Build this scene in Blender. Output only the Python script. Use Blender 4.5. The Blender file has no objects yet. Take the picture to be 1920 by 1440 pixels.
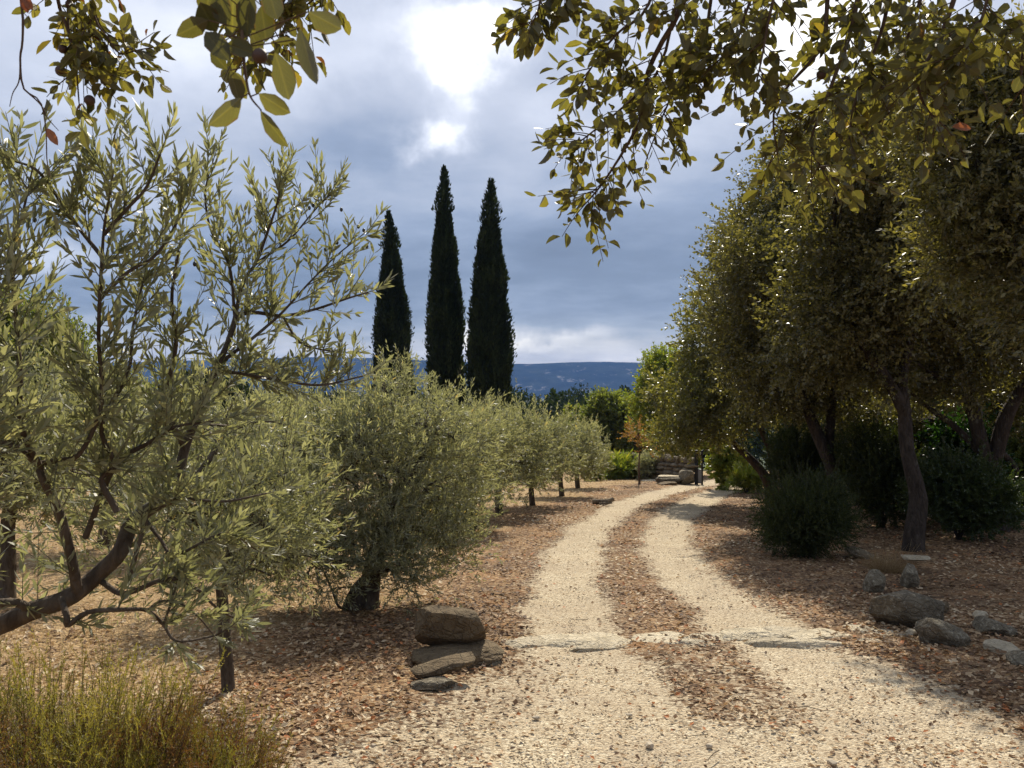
import bpy, math
import numpy as np
from mathutils import Vector, Matrix

# ------------------------------------------------------------------ camera, sky, sun, exposure
SC = bpy.context.scene
COL = SC.collection
F = 1560.0          # focal length in pixels of the 1920 wide photograph
EYE = 1.6
SLOPE = 0.063
cam = bpy.data.cameras.new('camera'); camo = bpy.data.objects.new('camera', cam); COL.objects.link(camo)
camo.location = (0, 0, EYE); camo.rotation_euler = (math.radians(90), 0, 0)
cam.sensor_width = 36; cam.lens = 36 * F / 1920; cam.clip_start = 0.05; cam.clip_end = 30000
cam.dof.use_dof = True; cam.dof.focus_distance = 7.0; cam.dof.aperture_fstop = 14
SC.camera = camo
SC.render.resolution_x = 1024; SC.render.resolution_y = 768
SC.view_settings.view_transform = 'Standard'; SC.view_settings.look = 'None'
SC.view_settings.exposure = 0.45; SC.view_settings.gamma = 1; SC.view_settings.use_curve_mapping = False
SC.render.engine = 'CYCLES'
SC.cycles.max_bounces = 8; SC.cycles.diffuse_bounces = 4; SC.cycles.transmission_bounces = 6; SC.cycles.glossy_bounces = 2
SC.cycles.volume_bounces = 0; SC.cycles.caustics_reflective = False; SC.cycles.caustics_refractive = False

SUN_AZ = math.radians(10); SUN_EL = math.radians(43)

class NT:
    """small helper to write node trees"""
    def __init__(s, tree): s.t = tree; s.n = tree.nodes; s.l = tree.links
    def node(s, typ, ins=None, **props):
        nd = s.n.new(typ)
        for k, v in props.items(): setattr(nd, k, v)
        if ins:
            for k, v in ins.items():
                sock = nd.inputs[k]
                if isinstance(v, bpy.types.NodeSocket): s.l.new(v, sock)
                else: sock.default_value = v
        return nd
    def m(s, op, a, b=0.0, c=None, clamp=False):
        d = {0: a, 1: b}
        if c is not None: d[2] = c
        return s.node('ShaderNodeMath', d, operation=op, use_clamp=clamp).outputs[0]
    def mix(s, f, a, b, blend='MIX'):
        nd = s.n.new('ShaderNodeMix'); nd.data_type = 'RGBA'; nd.blend_type = blend
        for k, v in ((0, f), (6, a), (7, b)):
            if isinstance(v, bpy.types.NodeSocket): s.l.new(v, nd.inputs[k])
            else: nd.inputs[k].default_value = (tuple(v) + (1,))[:4] if k else v
        return nd.outputs[2]
    def ramp(s, f, stops, interp='LINEAR'):
        nd = s.n.new('ShaderNodeValToRGB'); cr = nd.color_ramp; cr.interpolation = interp
        while len(cr.elements) > 1: cr.elements.remove(cr.elements[-1])
        cr.elements[0].position = stops[0][0]; cr.elements[0].color = tuple(stops[0][1]) + (1,)
        for p, c in stops[1:]:
            e = cr.elements.new(p); e.color = tuple(c) + (1,)
        s.l.new(f, nd.inputs[0]); return nd.outputs[0]
    def noise(s, vec, scale, detail=4, rough=0.5, dist=0.0, dims='3D'):
        return s.node('ShaderNodeTexNoise', {'Vector': vec, 'Scale': scale, 'Detail': detail, 'Roughness': rough, 'Distortion': dist}, noise_dimensions=dims).outputs[0]

def build_world():
    w = bpy.data.worlds.new('World'); SC.world = w; w.use_nodes = True
    T = NT(w.node_tree); T.n.clear()
    sky = T.node('ShaderNodeTexSky', sky_type='NISHITA', sun_disc=False, sun_elevation=SUN_EL, sun_rotation=SUN_AZ, altitude=200.0)
    tc = T.node('ShaderNodeTexCoord').outputs['Generated']
    sx = T.node('ShaderNodeSeparateXYZ', {0: tc}).outputs
    X, Y, Z = sx[0], sx[1], sx[2]
    # cloud layer seen in perspective
    zz = T.m('ADD', T.m('MAXIMUM', Z, 0.0), 0.13)
    cp = T.node('ShaderNodeCombineXYZ', {0: T.m('DIVIDE', X, zz), 1: T.m('DIVIDE', Y, zz), 2: 0.37}).outputs[0]
    n1 = T.noise(cp, 1.15, 5, 0.52, 0.15)
    n2 = T.noise(cp, 3.1, 5, 0.55, 0.1)
    nw = T.noise(tc, 9.0, 5, 0.6)
    nw2 = T.noise(T.node('ShaderNodeVectorMath', {0: tc, 1: (3.1, 7.7, 1.3)}, operation='ADD').outputs[0], 9.0, 5, 0.6)
    az = T.m('ADD', T.m('ARCTAN2', X, Y), T.m('MULTIPLY', T.m('SUBTRACT', nw, 0.5), 0.16))
    el = T.m('ADD', T.m('ARCSINE', Z), T.m('MULTIPLY', T.m('SUBTRACT', nw2, 0.5), 0.11))
    # broad brightness of the overcast by height above the horizon
    base = T.ramp(T.m('MULTIPLY', Z, 1.0), [(0.0, (.56,)*3), (0.035, (.55,)*3), (0.062, (.46,)*3), (0.085, (.29,)*3), (0.15, (.28,)*3), (0.23, (.44,)*3), (0.33, (.56,)*3), (0.6, (.58,)*3)], 'EASE')
    B = T.m('ADD', base, T.m('MULTIPLY', T.m('SUBTRACT', n1, 0.5), 0.38))
    B = T.m('ADD', B, T.m('MULTIPLY', T.m('SUBTRACT', n2, 0.5), 0.32))
    # cloud masses: px, py, half width px, half height px, brightness
    blobs = [(880, 66, 100, 42, .44), (850, 135, 45, 45, .42), (818, 250, 46, 32, .50), (1540, 35, 150, 70, .45), (700, 90, 330, 60, .12),
             (1330, 110, 200, 120, .12), (450, 240, 230, 70, -.08), (640, 230, 120, 120, -.10), (1010, 60, 90, 200, -.04), (1000, 290, 130, 70, .12),
             (1050, 530, 260, 60, -.08), (1250, 430, 200, 90, -.07), (280, 400, 120, 60, .16), (70, 490, 110, 26, .34), (885, 620, 60, 34, .38),
             (995, 625, 120, 14, .22), (1150, 655, 140, 26, .12), (1180, 600, 150, 22, -.02), (560, 620, 240, 26, -.10), (250, 90, 330, 130, .17),
             (780, 420, 160, 80, .06), (1150, 300, 120, 70, .06), (520, 480, 200, 60, -.04)]
    for px, py, sw, sh, k in blobs:
        a0 = math.atan2(px - 960, F); e0 = math.asin((720 - py) / math.sqrt(F*F + (px-960)**2 + (720-py)**2))
        da = T.m('DIVIDE', T.m('SUBTRACT', az, a0), sw / F); de = T.m('DIVIDE', T.m('SUBTRACT', el, e0), sh / F)
        r2 = T.m('ADD', T.m('MULTIPLY', da, da), T.m('MULTIPLY', de, de))
        B = T.m('ADD', B, T.m('MULTIPLY', T.m('EXPONENT', T.m('MULTIPLY', r2, -0.8)), k))
    col = T.ramp(B, [(0.0, (.085, .118, .185)), (0.2, (.135, .182, .275)), (0.38, (.24, .298, .415)), (0.55, (.415, .46, .565)), (0.72, (.62, .66, .76)), (0.86, (.86, .885, .94)), (0.97, (1.0, 1.0, 1.0))], 'LINEAR')
    warm = T.ramp(Z, [(0.0, (1.16, 1.06, .88)), (0.05, (1.14, 1.05, .88)), (0.09, (1, 1, 1))])
    col = T.mix(1.0, col, warm, 'MULTIPLY')
    white = T.m('MULTIPLY', T.m('MAXIMUM', T.m('SUBTRACT', B, 0.92), 0.0), 2.2)
    gain = T.m('MULTIPLY', T.m('ADD', white, 0.93), 10.0)
    cl = T.node('ShaderNodeVectorMath', {0: col, 'Scale': gain}, operation='SCALE').outputs[0]
    f = T.mix(0.9, sky.outputs[0], cl)
    bg = T.node('ShaderNodeBackground', {'Color': f, 'Strength': 0.1})
    out = T.node('ShaderNodeOutputWorld'); T.l.new(bg.outputs[0], out.inputs[0])
    w.cycles.sampling_method = 'AUTOMATIC'
build_world()
sd = bpy.data.lights.new('sun', 'SUN'); sd.energy = 5.0; sd.angle = math.radians(0.55); sd.color = (1, .92, .78)
so = bpy.data.objects.new('sun', sd); COL.objects.link(so)
sdir = Vector((math.sin(SUN_AZ)*math.cos(SUN_EL), math.cos(SUN_AZ)*math.cos(SUN_EL), math.sin(SUN_EL)))
so.rotation_euler = sdir.to_track_quat('Z', 'Y').to_euler(); so.location = (-3, 20, 25)

# ------------------------------------------------------------------ numeric helpers
def R(seed): return np.random.default_rng(seed)
def nrm(v): return v / np.maximum(np.linalg.norm(v, axis=-1, keepdims=True), 1e-9)
def sstep(a, b, x):
    t = np.clip((x - a) / (b - a), 0, 1); return t*t*(3-2*t)
_P = R(11).permutation(4096)
def _h(ix, iy, iz): return _P[(_P[(_P[ix & 4095] + iy) & 4095] + iz) & 4095] / 4095.0
def vnoise(p):
    i = np.floor(p).astype(int); f = p - i; f = f*f*(3-2*f); o = 0
    for a in (0, 1):
        for b in (0, 1):
            for c in (0, 1):
                wt = (f[..., 0] if a else 1-f[..., 0]) * (f[..., 1] if b else 1-f[..., 1]) * (f[..., 2] if c else 1-f[..., 2])
                o = o + wt * _h(i[..., 0]+a, i[..., 1]+b, i[..., 2]+c)
    return o
def fbm(p, octv=4):
    s = 0; a = .5; t = 0
    for k in range(octv): s = s + a*vnoise(p*(2**k) + k*17.3); t += a; a *= .5
    return s / t
def P(px, py, Y): return np.array([(px-960)/F*Y, Y, EYE + (720-py)/F*Y])
def proj(p): Yc = np.maximum(p[..., 1], .05); return 960 + p[..., 0]/Yc*F, 720 - (p[..., 2]-EYE)/Yc*F
def v3(x, y, z=0): return np.stack([x, y, np.broadcast_to(z, np.shape(x))], -1).astype(float)
def gbase(Y):
    return np.where(Y < 34, -SLOPE*Y, np.where(Y < 300, -SLOPE*34 - .10*(Y-34), -28.7 - 14*(1-np.exp(-(np.maximum(Y, 300)-300)/130.))))
def gz(X, Y):
    X = np.asarray(X, float); Y = np.asarray(Y, float)
    z = gbase(Y) + (fbm(v3(X*.45, Y*.45), 3) - .5)*.10*np.clip(Y/30, .5, 1)
    z = z + .035*np.clip(X - 4 - .15*Y, 0, 40) * np.clip((60-Y)/40, 0, 1)
    return z
def G(px, py):
    Y = EYE / ((py-720)/F - SLOPE); return (px-960)/F*Y, Y
# wheel tracks: pixel trace -> ground points, half width in metres
LT = [(1080, 1500, .62), (1120, 1400, .62), (1130, 1300, .50), (1090, 1230, .42), (1072, 1190, .40), (1058, 1130, .40), (1062, 1080, .36), (1085, 1020, .36), (1120, 980, .36), (1168, 948, .38), (1225, 926, .42), (1300, 909, .5), (1350, 902, .6), (1420, 895, .9)]
RT = [(1850, 1500, .8), (1760, 1400, .62), (1630, 1300, .52), (1530, 1240, .46), (1440, 1190, .42), (1375, 1140, .38), (1300, 1085, .36), (1260, 1045, .36), (1248, 1010, .36), (1256, 980, .38), (1290, 950, .42), (1330, 928, .45), (1380, 911, .5), (1440, 900, .8)]
MT = [(1440, 1520, 1.0), (1420, 1440, .75), (1400, 1385, .35)]
def track(T): return np.array([(*G(x, y), w) for x, y, w in T])
LTw, RTw, MTw = track(LT), track(RT), track(MT)
CTw = track([(1330, 1235, .25), (1400, 1290, .4), (1490, 1370, .6), (1560, 1440, .8), (1600, 1520, .8)]); FLw = track([(960, 1260, .22), (900, 1340, .5), (830, 1440, .75), (760, 1540, .9)])
def tdist(X, Y, T):
    best = np.full(np.shape(X), -99.)
    for a, b in zip(T[:-1], T[1:]):
        d = b[:2]-a[:2]; t = np.clip(((X-a[0])*d[0] + (Y-a[1])*d[1]) / (d@d), 0, 1)
        q = np.hypot(X-a[0]-t*d[0], Y-a[1]-t*d[1]); best = np.maximum(best, a[2] + t*(b[2]-a[2]) - q)
    return best      # >0 inside
def gravel_mask(X, Y):
    n = (fbm(v3(X*2.2, Y*2.2, 3.), 4)-.5)*.55
    m = np.maximum(np.maximum(tdist(X, Y, LTw), tdist(X, Y, RTw)), tdist(X, Y, MTw))
    g = sstep(-.30, .26, m + n*.7*np.clip(Y/8, .6, 1))
    mixed = sstep(-.5, .5, np.maximum(tdist(X, Y, CTw), tdist(X, Y, FLw)) + n*1.2)
    return np.maximum(g, mixed*np.clip(.66+n*.7, 0, 1))
def road_in(X, Y):
    cx = np.interp(Y, LTw[:, 1], LTw[:, 0]); cr = np.interp(Y, RTw[:, 1], RTw[:, 0])
    return np.maximum(cx-.55-X, X-cr-.55)     # <0 on the drive
def straw_mask(X, Y):
    lx = np.interp(Y, LTw[:, 1], LTw[:, 0])
    d = lx - X
    n = fbm(v3(X*.6, Y*.6, 9.), 3)
    return sstep(1.3, 3.2, d + (n-.5)*3.4) 

# ------------------------------------------------------------------ object helpers
def mesh(name, V, Fc, mat=None, smooth=False, tint=None, attrs=None, mats=None, midx=None):
    V = np.asarray(V, np.float32); Fc = np.asarray(Fc, np.int32); k = Fc.shape[1]
    me = bpy.data.meshes.new(name)
    me.vertices.add(len(V)); me.vertices.foreach_set('co', V.ravel())
    me.loops.add(Fc.size); me.loops.foreach_set('vertex_index', Fc.ravel())
    me.polygons.add(len(Fc)); me.polygons.foreach_set('loop_start', np.arange(0, Fc.size, k, dtype=np.int32))
    if smooth: me.polygons.foreach_set('use_smooth', np.ones(len(Fc), bool))
    else: me.polygons.foreach_set('use_smooth', np.zeros(len(Fc), bool))
    if tint is not None:
        a = me.attributes.new('tint', 'FLOAT', 'FACE'); a.data.foreach_set('value', np.asarray(tint, np.float32))
    for kk, vv in (attrs or {}).items():
        a = me.attributes.new(kk, 'FLOAT', 'POINT'); a.data.foreach_set('value', np.asarray(vv, np.float32))
    if mat: me.materials.append(mat)
    me.update(calc_edges=True)
    return me
def obj(name, me, parent=None, loc=None, kind=None, label=None, cat=None, group=None):
    o = bpy.data.objects.new(name, me); COL.objects.link(o)
    if parent is not None: o.parent = parent
    if loc is not None: o.location = loc
    if kind: o['kind'] = kind
    if label: o['label'] = label
    if cat: o['category'] = cat
    if group: o['group'] = group
    return o
def thing(name, label, cat, loc, group=None): return obj(name, None, None, loc, None, label, cat, group)

def cat_(*a): return np.concatenate(a)
def resample(pts, K):
    """Catmull-Rom through pts (n,c) -> (K,c)"""
    p = np.asarray(pts, float); n = len(p)
    if n == 2: t = np.linspace(0, 1, K)[:, None]; return p[0]*(1-t)+p[1]*t
    q = np.vstack([2*p[0]-p[1], p, 2*p[-1]-p[-2]]); t = np.linspace(0, n-1-1e-6, K); i = t.astype(int); f = (t-i)[:, None]
    a, b, c, d = q[i], q[i+1], q[i+2], q[i+3]
    return .5*((2*b) + (c-a)*f + (2*a-5*b+4*c-d)*f*f + (3*b-a-3*c+d)*f**3)
def tubes(pts, rad, seg=4, cap=False):
    """pts (N,K,3) rad (N,K) -> verts, quads"""
    N, K, _ = pts.shape
    t = np.gradient(pts, axis=1); t = nrm(t)
    ref = np.tile(np.array([0.31, 0.87, 0.38]), (N, 1)); ov = nrm(pts[:, -1]-pts[:, 0])
    bad = np.abs((ov*nrm(ref)).sum(-1)) > .8; ref[bad] = (0.9, -.2, .3)
    u = nrm(np.cross(t, ref[:, None, :])); v = np.cross(t, u)
    a = np.linspace(0, 2*np.pi, seg, endpoint=False)
    ring = u[:, :, None, :]*np.cos(a)[None, None, :, None] + v[:, :, None, :]*np.sin(a)[None, None, :, None]
    V = (pts[:, :, None, :] + ring*rad[:, :, None, None]).reshape(-1, 3)
    i = np.arange(N)[:, None, None]*K*seg + np.arange(K-1)[None, :, None]*seg; j = np.arange(seg)[None, None, :]; j2 = (j+1) % seg
    Q = np.stack([i+j, i+j2, i+seg+j2, i+seg+j], -1).reshape(-1, 4)
    return V, Q
def merge(parts):
    Vs, Qs, o = [], [], 0
    for V, Q in parts:
        Vs.append(V); Qs.append(Q+o); o += len(V)
    return np.concatenate(Vs), np.concatenate(Qs)
def limb(pts, r0, r1, K=18, seg=9, knot=.12, seed=0, flare=0., power=1.0):
    p = resample(pts, K); t = np.linspace(0, 1, K)
    r = r0*(1-t**power)+r1*t**power
    r = r*(1 + flare*np.exp(-t*9))
    V, Q = tubes(p[None], r[None], seg)
    n = fbm(V*(.22/max(r0, .02))*1.0 + seed*3.1, 3) - .5
    c = np.repeat(p, seg, 0); V = c + (V-c)*(1+n[:, None]*knot*4)
    return V, Q

# leaf templates: x along the leaf (0..1), y half width, z fold; triangles
def tpl(xs, ws, fold=.18, curl=.0):
    vs = [(0, 0, 0)]; n = len(xs)
    for x, w in zip(xs, ws):
        c = -curl*x*x
        vs += [(x, w, fold*w*1.6+c), (x, 0, c), (x, -w, fold*w*1.6+c)]
    vs.append((1, 0, -curl)); fs = [(0, 2, 1), (0, 3, 2)]
    for k in range(n-1):
        a = 1+3*k; b = a+3
        fs += [(a, a+1, b+1), (a, b+1, b), (a+1, a+2, b+2), (a+1, b+2, b+1)]
    a = 1+3*(n-1); e = len(vs)-1
    fs += [(a, a+1, e), (a+1, a+2, e)]
    return np.array(vs, float), np.array(fs)
LEAF2 = (np.array([(0, 0, 0), (.45, .5, .1), (1, 0, 0), (.45, -.5, .1)]), np.array([(0, 2, 1), (0, 3, 2)]))
LEAF1 = (np.array([(0, .5, 0), (0, -.5, 0), (1, 0, 0)]), np.array([(0, 1, 2)]))
OLIVE = tpl([.3, .65], [.5, .46], .25, .06)
OLIVEM = (np.array([(0, 0, 0), (.32, .5, .1), (.7, .42, .06), (1, 0, -.04), (.7, -.42, .06), (.32, -.5, .1)]), np.array([(0, 5, 1), (1, 5, 4), (1, 4, 2), (2, 4, 3)]))
OAK = tpl([.12, .38, .68, .88], [.22, .5, .46, .24], .22, .14)
OAKM = tpl([.4], [.5], .2, .08)
LIT = (np.array([(0, 0, 0), (.3, .5, .22), (.45, -.05, .02), (.5, -.5, .25), (1, .12, .18)]), np.array([(0, 2, 1), (0, 3, 2), (1, 2, 4), (2, 3, 4)]))

def basis(d, n):
    d = nrm(d); n = nrm(n - d*(n*d).sum(-1, keepdims=True)); s = np.cross(n, d)
    return np.stack([d, s, n], -1)          # columns
def inst(tmpl, pos, d, n, L, W, tint, H=None):
    """L, W per instance length and full width"""
    tv, tf = tmpl; N = len(pos); B = basis(d, n)
    loc = tv[None]*np.stack([L, W, W if H is None else H], -1)[:, None, :]
    V = (np.einsum('nij,nkj->nki', B, loc) + pos[:, None, :]).reshape(-1, 3)
    Fc = (tf[None] + (np.arange(N)*len(tv))[:, None, None]).reshape(-1, 3)
    return V, Fc, np.repeat(tint, len(tf))

def shoots(rng, base, d, L, nodes=8, per=2, spread=.8, bend=(0, 0, .15), start=.12, jit=.25, nup=.5, K=5):
    N = len(base); d = nrm(d); bend = np.asarray(bend, float)
    wob = nrm(rng.normal(size=(N, 3)))*.12
    def pt(t): return base[:, None, :] + L[:, None, None]*(d[:, None, :]*t[..., None] + (bend + wob)[:, None, :]*(t**2)[..., None])
    tk = np.tile(np.linspace(0, 1, K), (N, 1)); tw = pt(tk)
    tn = np.tile(np.linspace(start, 1, nodes), (N, 1)) + rng.uniform(-.5, .5, (N, nodes))*(1-start)/nodes
    tn = np.clip(tn, 0, 1); pos = pt(tn)
    tan = nrm(d[:, None, :] + 2*tn[..., None]*(bend+wob)[:, None, :])
    ref = nrm(rng.normal(size=(N, 3))); u = nrm(np.cross(tan, ref[:, None, :])); v = np.cross(tan, u)
    P_, D_, N_ = [], [], []
    for k in range(per):
        ang = (np.arange(nodes)*(np.pi/2 if per == 2 else 2.4))[None, :] + k*2*np.pi/per + rng.normal(size=(N, nodes))*.35
        side = u*np.cos(ang)[..., None] + v*np.sin(ang)[..., None]
        sp = spread*(1.15-.55*tn)[..., None]
        dd = nrm(tan + side*sp + rng.normal(size=(N, nodes, 3))*jit)
        nn = np.cross(dd, np.cross(tan, dd)) * -1 + rng.normal(size=(N, nodes, 3))*.35 + np.array([0, 0, nup])
        P_.append(pos); D_.append(dd); N_.append(nn)
    rs = lambda a: np.stack(a, 2).reshape(-1, 3)
    return tw, rs(P_), rs(D_), rs(N_)

# ------------------------------------------------------------------ materials
def newmat(name):
    m = bpy.data.materials.new(name); m.use_nodes = True; T = NT(m.node_tree); T.n.clear()
    out = T.node('ShaderNodeOutputMaterial'); return m, T, out
def leaf_mat(name, stops, tcol=(1.6, 1.7, .7), tf=.35, rough=.42, spec=.5, under=None, single=False, veins=False):
    m, T, out = newmat(name)
    if single: t = T.node('ShaderNodeObjectInfo').outputs['Random']
    else: t = T.node('ShaderNodeAttribute', attribute_name='tint').outputs['Fac']
    if not single: t = T.m('ADD', t, T.m('MULTIPLY', T.m('SUBTRACT', T.node('ShaderNodeObjectInfo').outputs['Random'], .5), .38), clamp=True)
    c = T.ramp(t, stops)
    geo = T.node('ShaderNodeNewGeometry')
    nz = T.noise(geo.outputs['Position'], 75.0, 6, .75)
    c = T.mix(T.m('MULTIPLY', T.m('SUBTRACT', nz, .35), .9, clamp=True), c, T.mix(1.0, c, (.55, .5, .42), 'MULTIPLY'))
    nrmv = None
    if veins:
        lx = T.node('ShaderNodeAttribute', attribute_name='lx').outputs['Fac']; ly = T.m('ABSOLUTE', T.node('ShaderNodeAttribute', attribute_name='ly').outputs['Fac'])
        mid = T.ramp(ly, [(0, (1,)*3), (.035, (.6,)*3), (.06, (0,)*3)])
        w = T.m('ABSOLUTE', T.m('SINE', T.m('MULTIPLY', T.m('SUBTRACT', lx, T.m('MULTIPLY', ly, .8)), 24.)))
        sv = T.m('MULTIPLY', T.ramp(w, [(0, (1,)*3), (.22, (0,)*3)]), .55); vn = T.m('MAXIMUM', mid, sv)
        c = T.mix(T.m('MULTIPLY', vn, .45), c, T.mix(1., c, (2.0, 1.85, 1.6), 'MULTIPLY'))
        edge = T.m('MULTIPLY', T.ramp(T.m('ADD', T.m('MULTIPLY', ly, 1.6), T.m('MULTIPLY', nz, .45)), [(.88, (0,)*3), (1.0, (1,)*3)]), .8)
        c = T.mix(edge, c, (.13, .07, .03))
        nrmv = T.node('ShaderNodeBump', {'Strength': .5, 'Distance': .0015, 'Height': T.m('SUBTRACT', nz, vn)}).outputs[0]
    ct = c
    if under is not None: c = T.mix(T.m('MULTIPLY', geo.outputs['Backfacing'], under[3]), c, under[:3])
    p = T.node('ShaderNodeBsdfPrincipled', {'Base Color': c, 'Roughness': rough, 'Specular IOR Level': spec})
    if nrmv: T.l.new(nrmv, p.inputs['Normal'])
    tr = T.node('ShaderNodeBsdfTranslucent', {'Color': T.mix(1.0, ct, tcol, 'MULTIPLY')})
    mx = T.node('ShaderNodeMixShader', {0: tf, 1: p.outputs[0], 2: tr.outputs[0]})
    T.l.new(mx.outputs[0], out.inputs[0]); return m
def bark_mat(name, a, b, scale=18, bump=.6, dist=.02):
    m, T, out = newmat(name); tc = T.node('ShaderNodeTexCoord').outputs['Object']
    mp = T.node('ShaderNodeMapping', {0: tc, 3: (1, 1, .35)}).outputs[0]
    n = T.noise(mp, scale, 6, .65, .4); vo = T.node('ShaderNodeTexVoronoi', {'Vector': mp, 'Scale': scale*1.6}, feature='DISTANCE_TO_EDGE').outputs[0]
    h = T.m('ADD', n, T.m('MULTIPLY', T.m('MINIMUM', vo, .2), 1.6))
    c = T.mix(T.ramp(n, [(.35, (0,)*3), (.65, (1,)*3)]), a, b)
    lich = T.ramp(T.noise(tc, 7, 4, .6), [(.60, (0,)*3), (.72, (1,)*3)])
    c = T.mix(T.m('MULTIPLY', lich, .35), c, (.22, .22, .17))
    bp = T.node('ShaderNodeBump', {'Strength': bump, 'Distance': dist, 'Height': h}).outputs[0]
    p = T.node('ShaderNodeBsdfPrincipled', {'Base Color': c, 'Roughness': .9, 'Specular IOR Level': .15, 'Normal': bp})
    T.l.new(p.outputs[0], out.inputs[0]); return m
def rock_mat(name, a, b, lichen=(.42, .40, .33), amt=.5, scale=6.):
    m, T, out = newmat(name); tc = T.node('ShaderNodeTexCoord').outputs['Object']
    oi = T.node('ShaderNodeObjectInfo').outputs['Random']
    off = T.node('ShaderNodeCombineXYZ', {0: T.m('MULTIPLY', oi, 37.), 1: T.m('MULTIPLY', oi, 11.), 2: 0.}).outputs[0]
    v = T.node('ShaderNodeVectorMath', {0: tc, 1: off}, operation='ADD').outputs[0]
    n = T.noise(v, scale, 8, .68, .3); n2 = T.noise(v, scale*4, 6, .7); n3 = T.noise(v, scale*.7, 4, .6)
    c = T.mix(T.ramp(n, [(.3, (0,)*3), (.7, (1,)*3)]), a, b)
    c = T.mix(T.m('MULTIPLY', T.ramp(n2, [(.52, (0,)*3), (.62, (1,)*3)]), amt), c, lichen)
    c = T.mix(T.m('MULTIPLY', T.ramp(n3, [(.5, (0,)*3), (.75, (1,)*3)]), .5), c, T.mix(1., c, (.35, .33, .28), 'MULTIPLY'))
    c = T.mix(1.0, c, T.ramp(oi, [(0, (.8, .78, .75)), (1, (1.12, 1.1, 1.05))]), 'MULTIPLY')
    vo = T.node('ShaderNodeTexVoronoi', {'Vector': v, 'Scale': scale*2.6, 'Randomness': 1.}, feature='DISTANCE_TO_EDGE').outputs[0]
    h = T.m('ADD', T.m('ADD', n, T.m('MULTIPLY', n2, .5)), T.m('MULTIPLY', T.m('MINIMUM', vo, .08), 2.0))
    bp = T.node('ShaderNodeBump', {'Strength': 1., 'Distance': .05, 'Height': h}).outputs[0]
    p = T.node('ShaderNodeBsdfPrincipled', {'Base Color': c, 'Roughness': .92, 'Specular IOR Level': .2, 'Normal': bp})
    T.l.new(p.outputs[0], out.inputs[0]); return m
def flat_mat(name, c, rough=.6, metal=0., nscale=30., var=.25):
    m, T, out = newmat(name); tc = T.node('ShaderNodeTexCoord').outputs['Object']
    n = T.noise(tc, nscale, 5, .6)
    cc = T.mix(T.m('MULTIPLY', n, var*2, clamp=True), c, tuple(x*.5 for x in c))
    p = T.node('ShaderNodeBsdfPrincipled', {'Base Color': cc, 'Roughness': rough, 'Metallic': metal, 'Normal': T.node('ShaderNodeBump', {'Strength': .3, 'Distance': .004, 'Height': n}).outputs[0]})
    T.l.new(p.outputs[0], out.inputs[0]); return m
def tint_mat(name, stops, rough=.85, tf=0., tcol=(1.2, 1.1, .9)):
    m, T, out = newmat(name); t = T.node('ShaderNodeAttribute', attribute_name='tint').outputs['Fac']
    c = T.ramp(t, stops); n = T.noise(T.node('ShaderNodeNewGeometry').outputs['Position'], 90, 2, .5)
    c = T.mix(T.m('MULTIPLY', n, .6), c, T.mix(1., c, (.5, .46, .42), 'MULTIPLY'))
    p = T.node('ShaderNodeBsdfPrincipled', {'Base Color': c, 'Roughness': rough, 'Specular IOR Level': .3})
    o = p.outputs[0]
    if tf: o = T.node('ShaderNodeMixShader', {0: tf, 1: o, 2: T.node('ShaderNodeBsdfTranslucent', {'Color': T.mix(1., c, tcol, 'MULTIPLY')}).outputs[0]}).outputs[0]
    T.l.new(o, out.inputs[0]); return m

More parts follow.
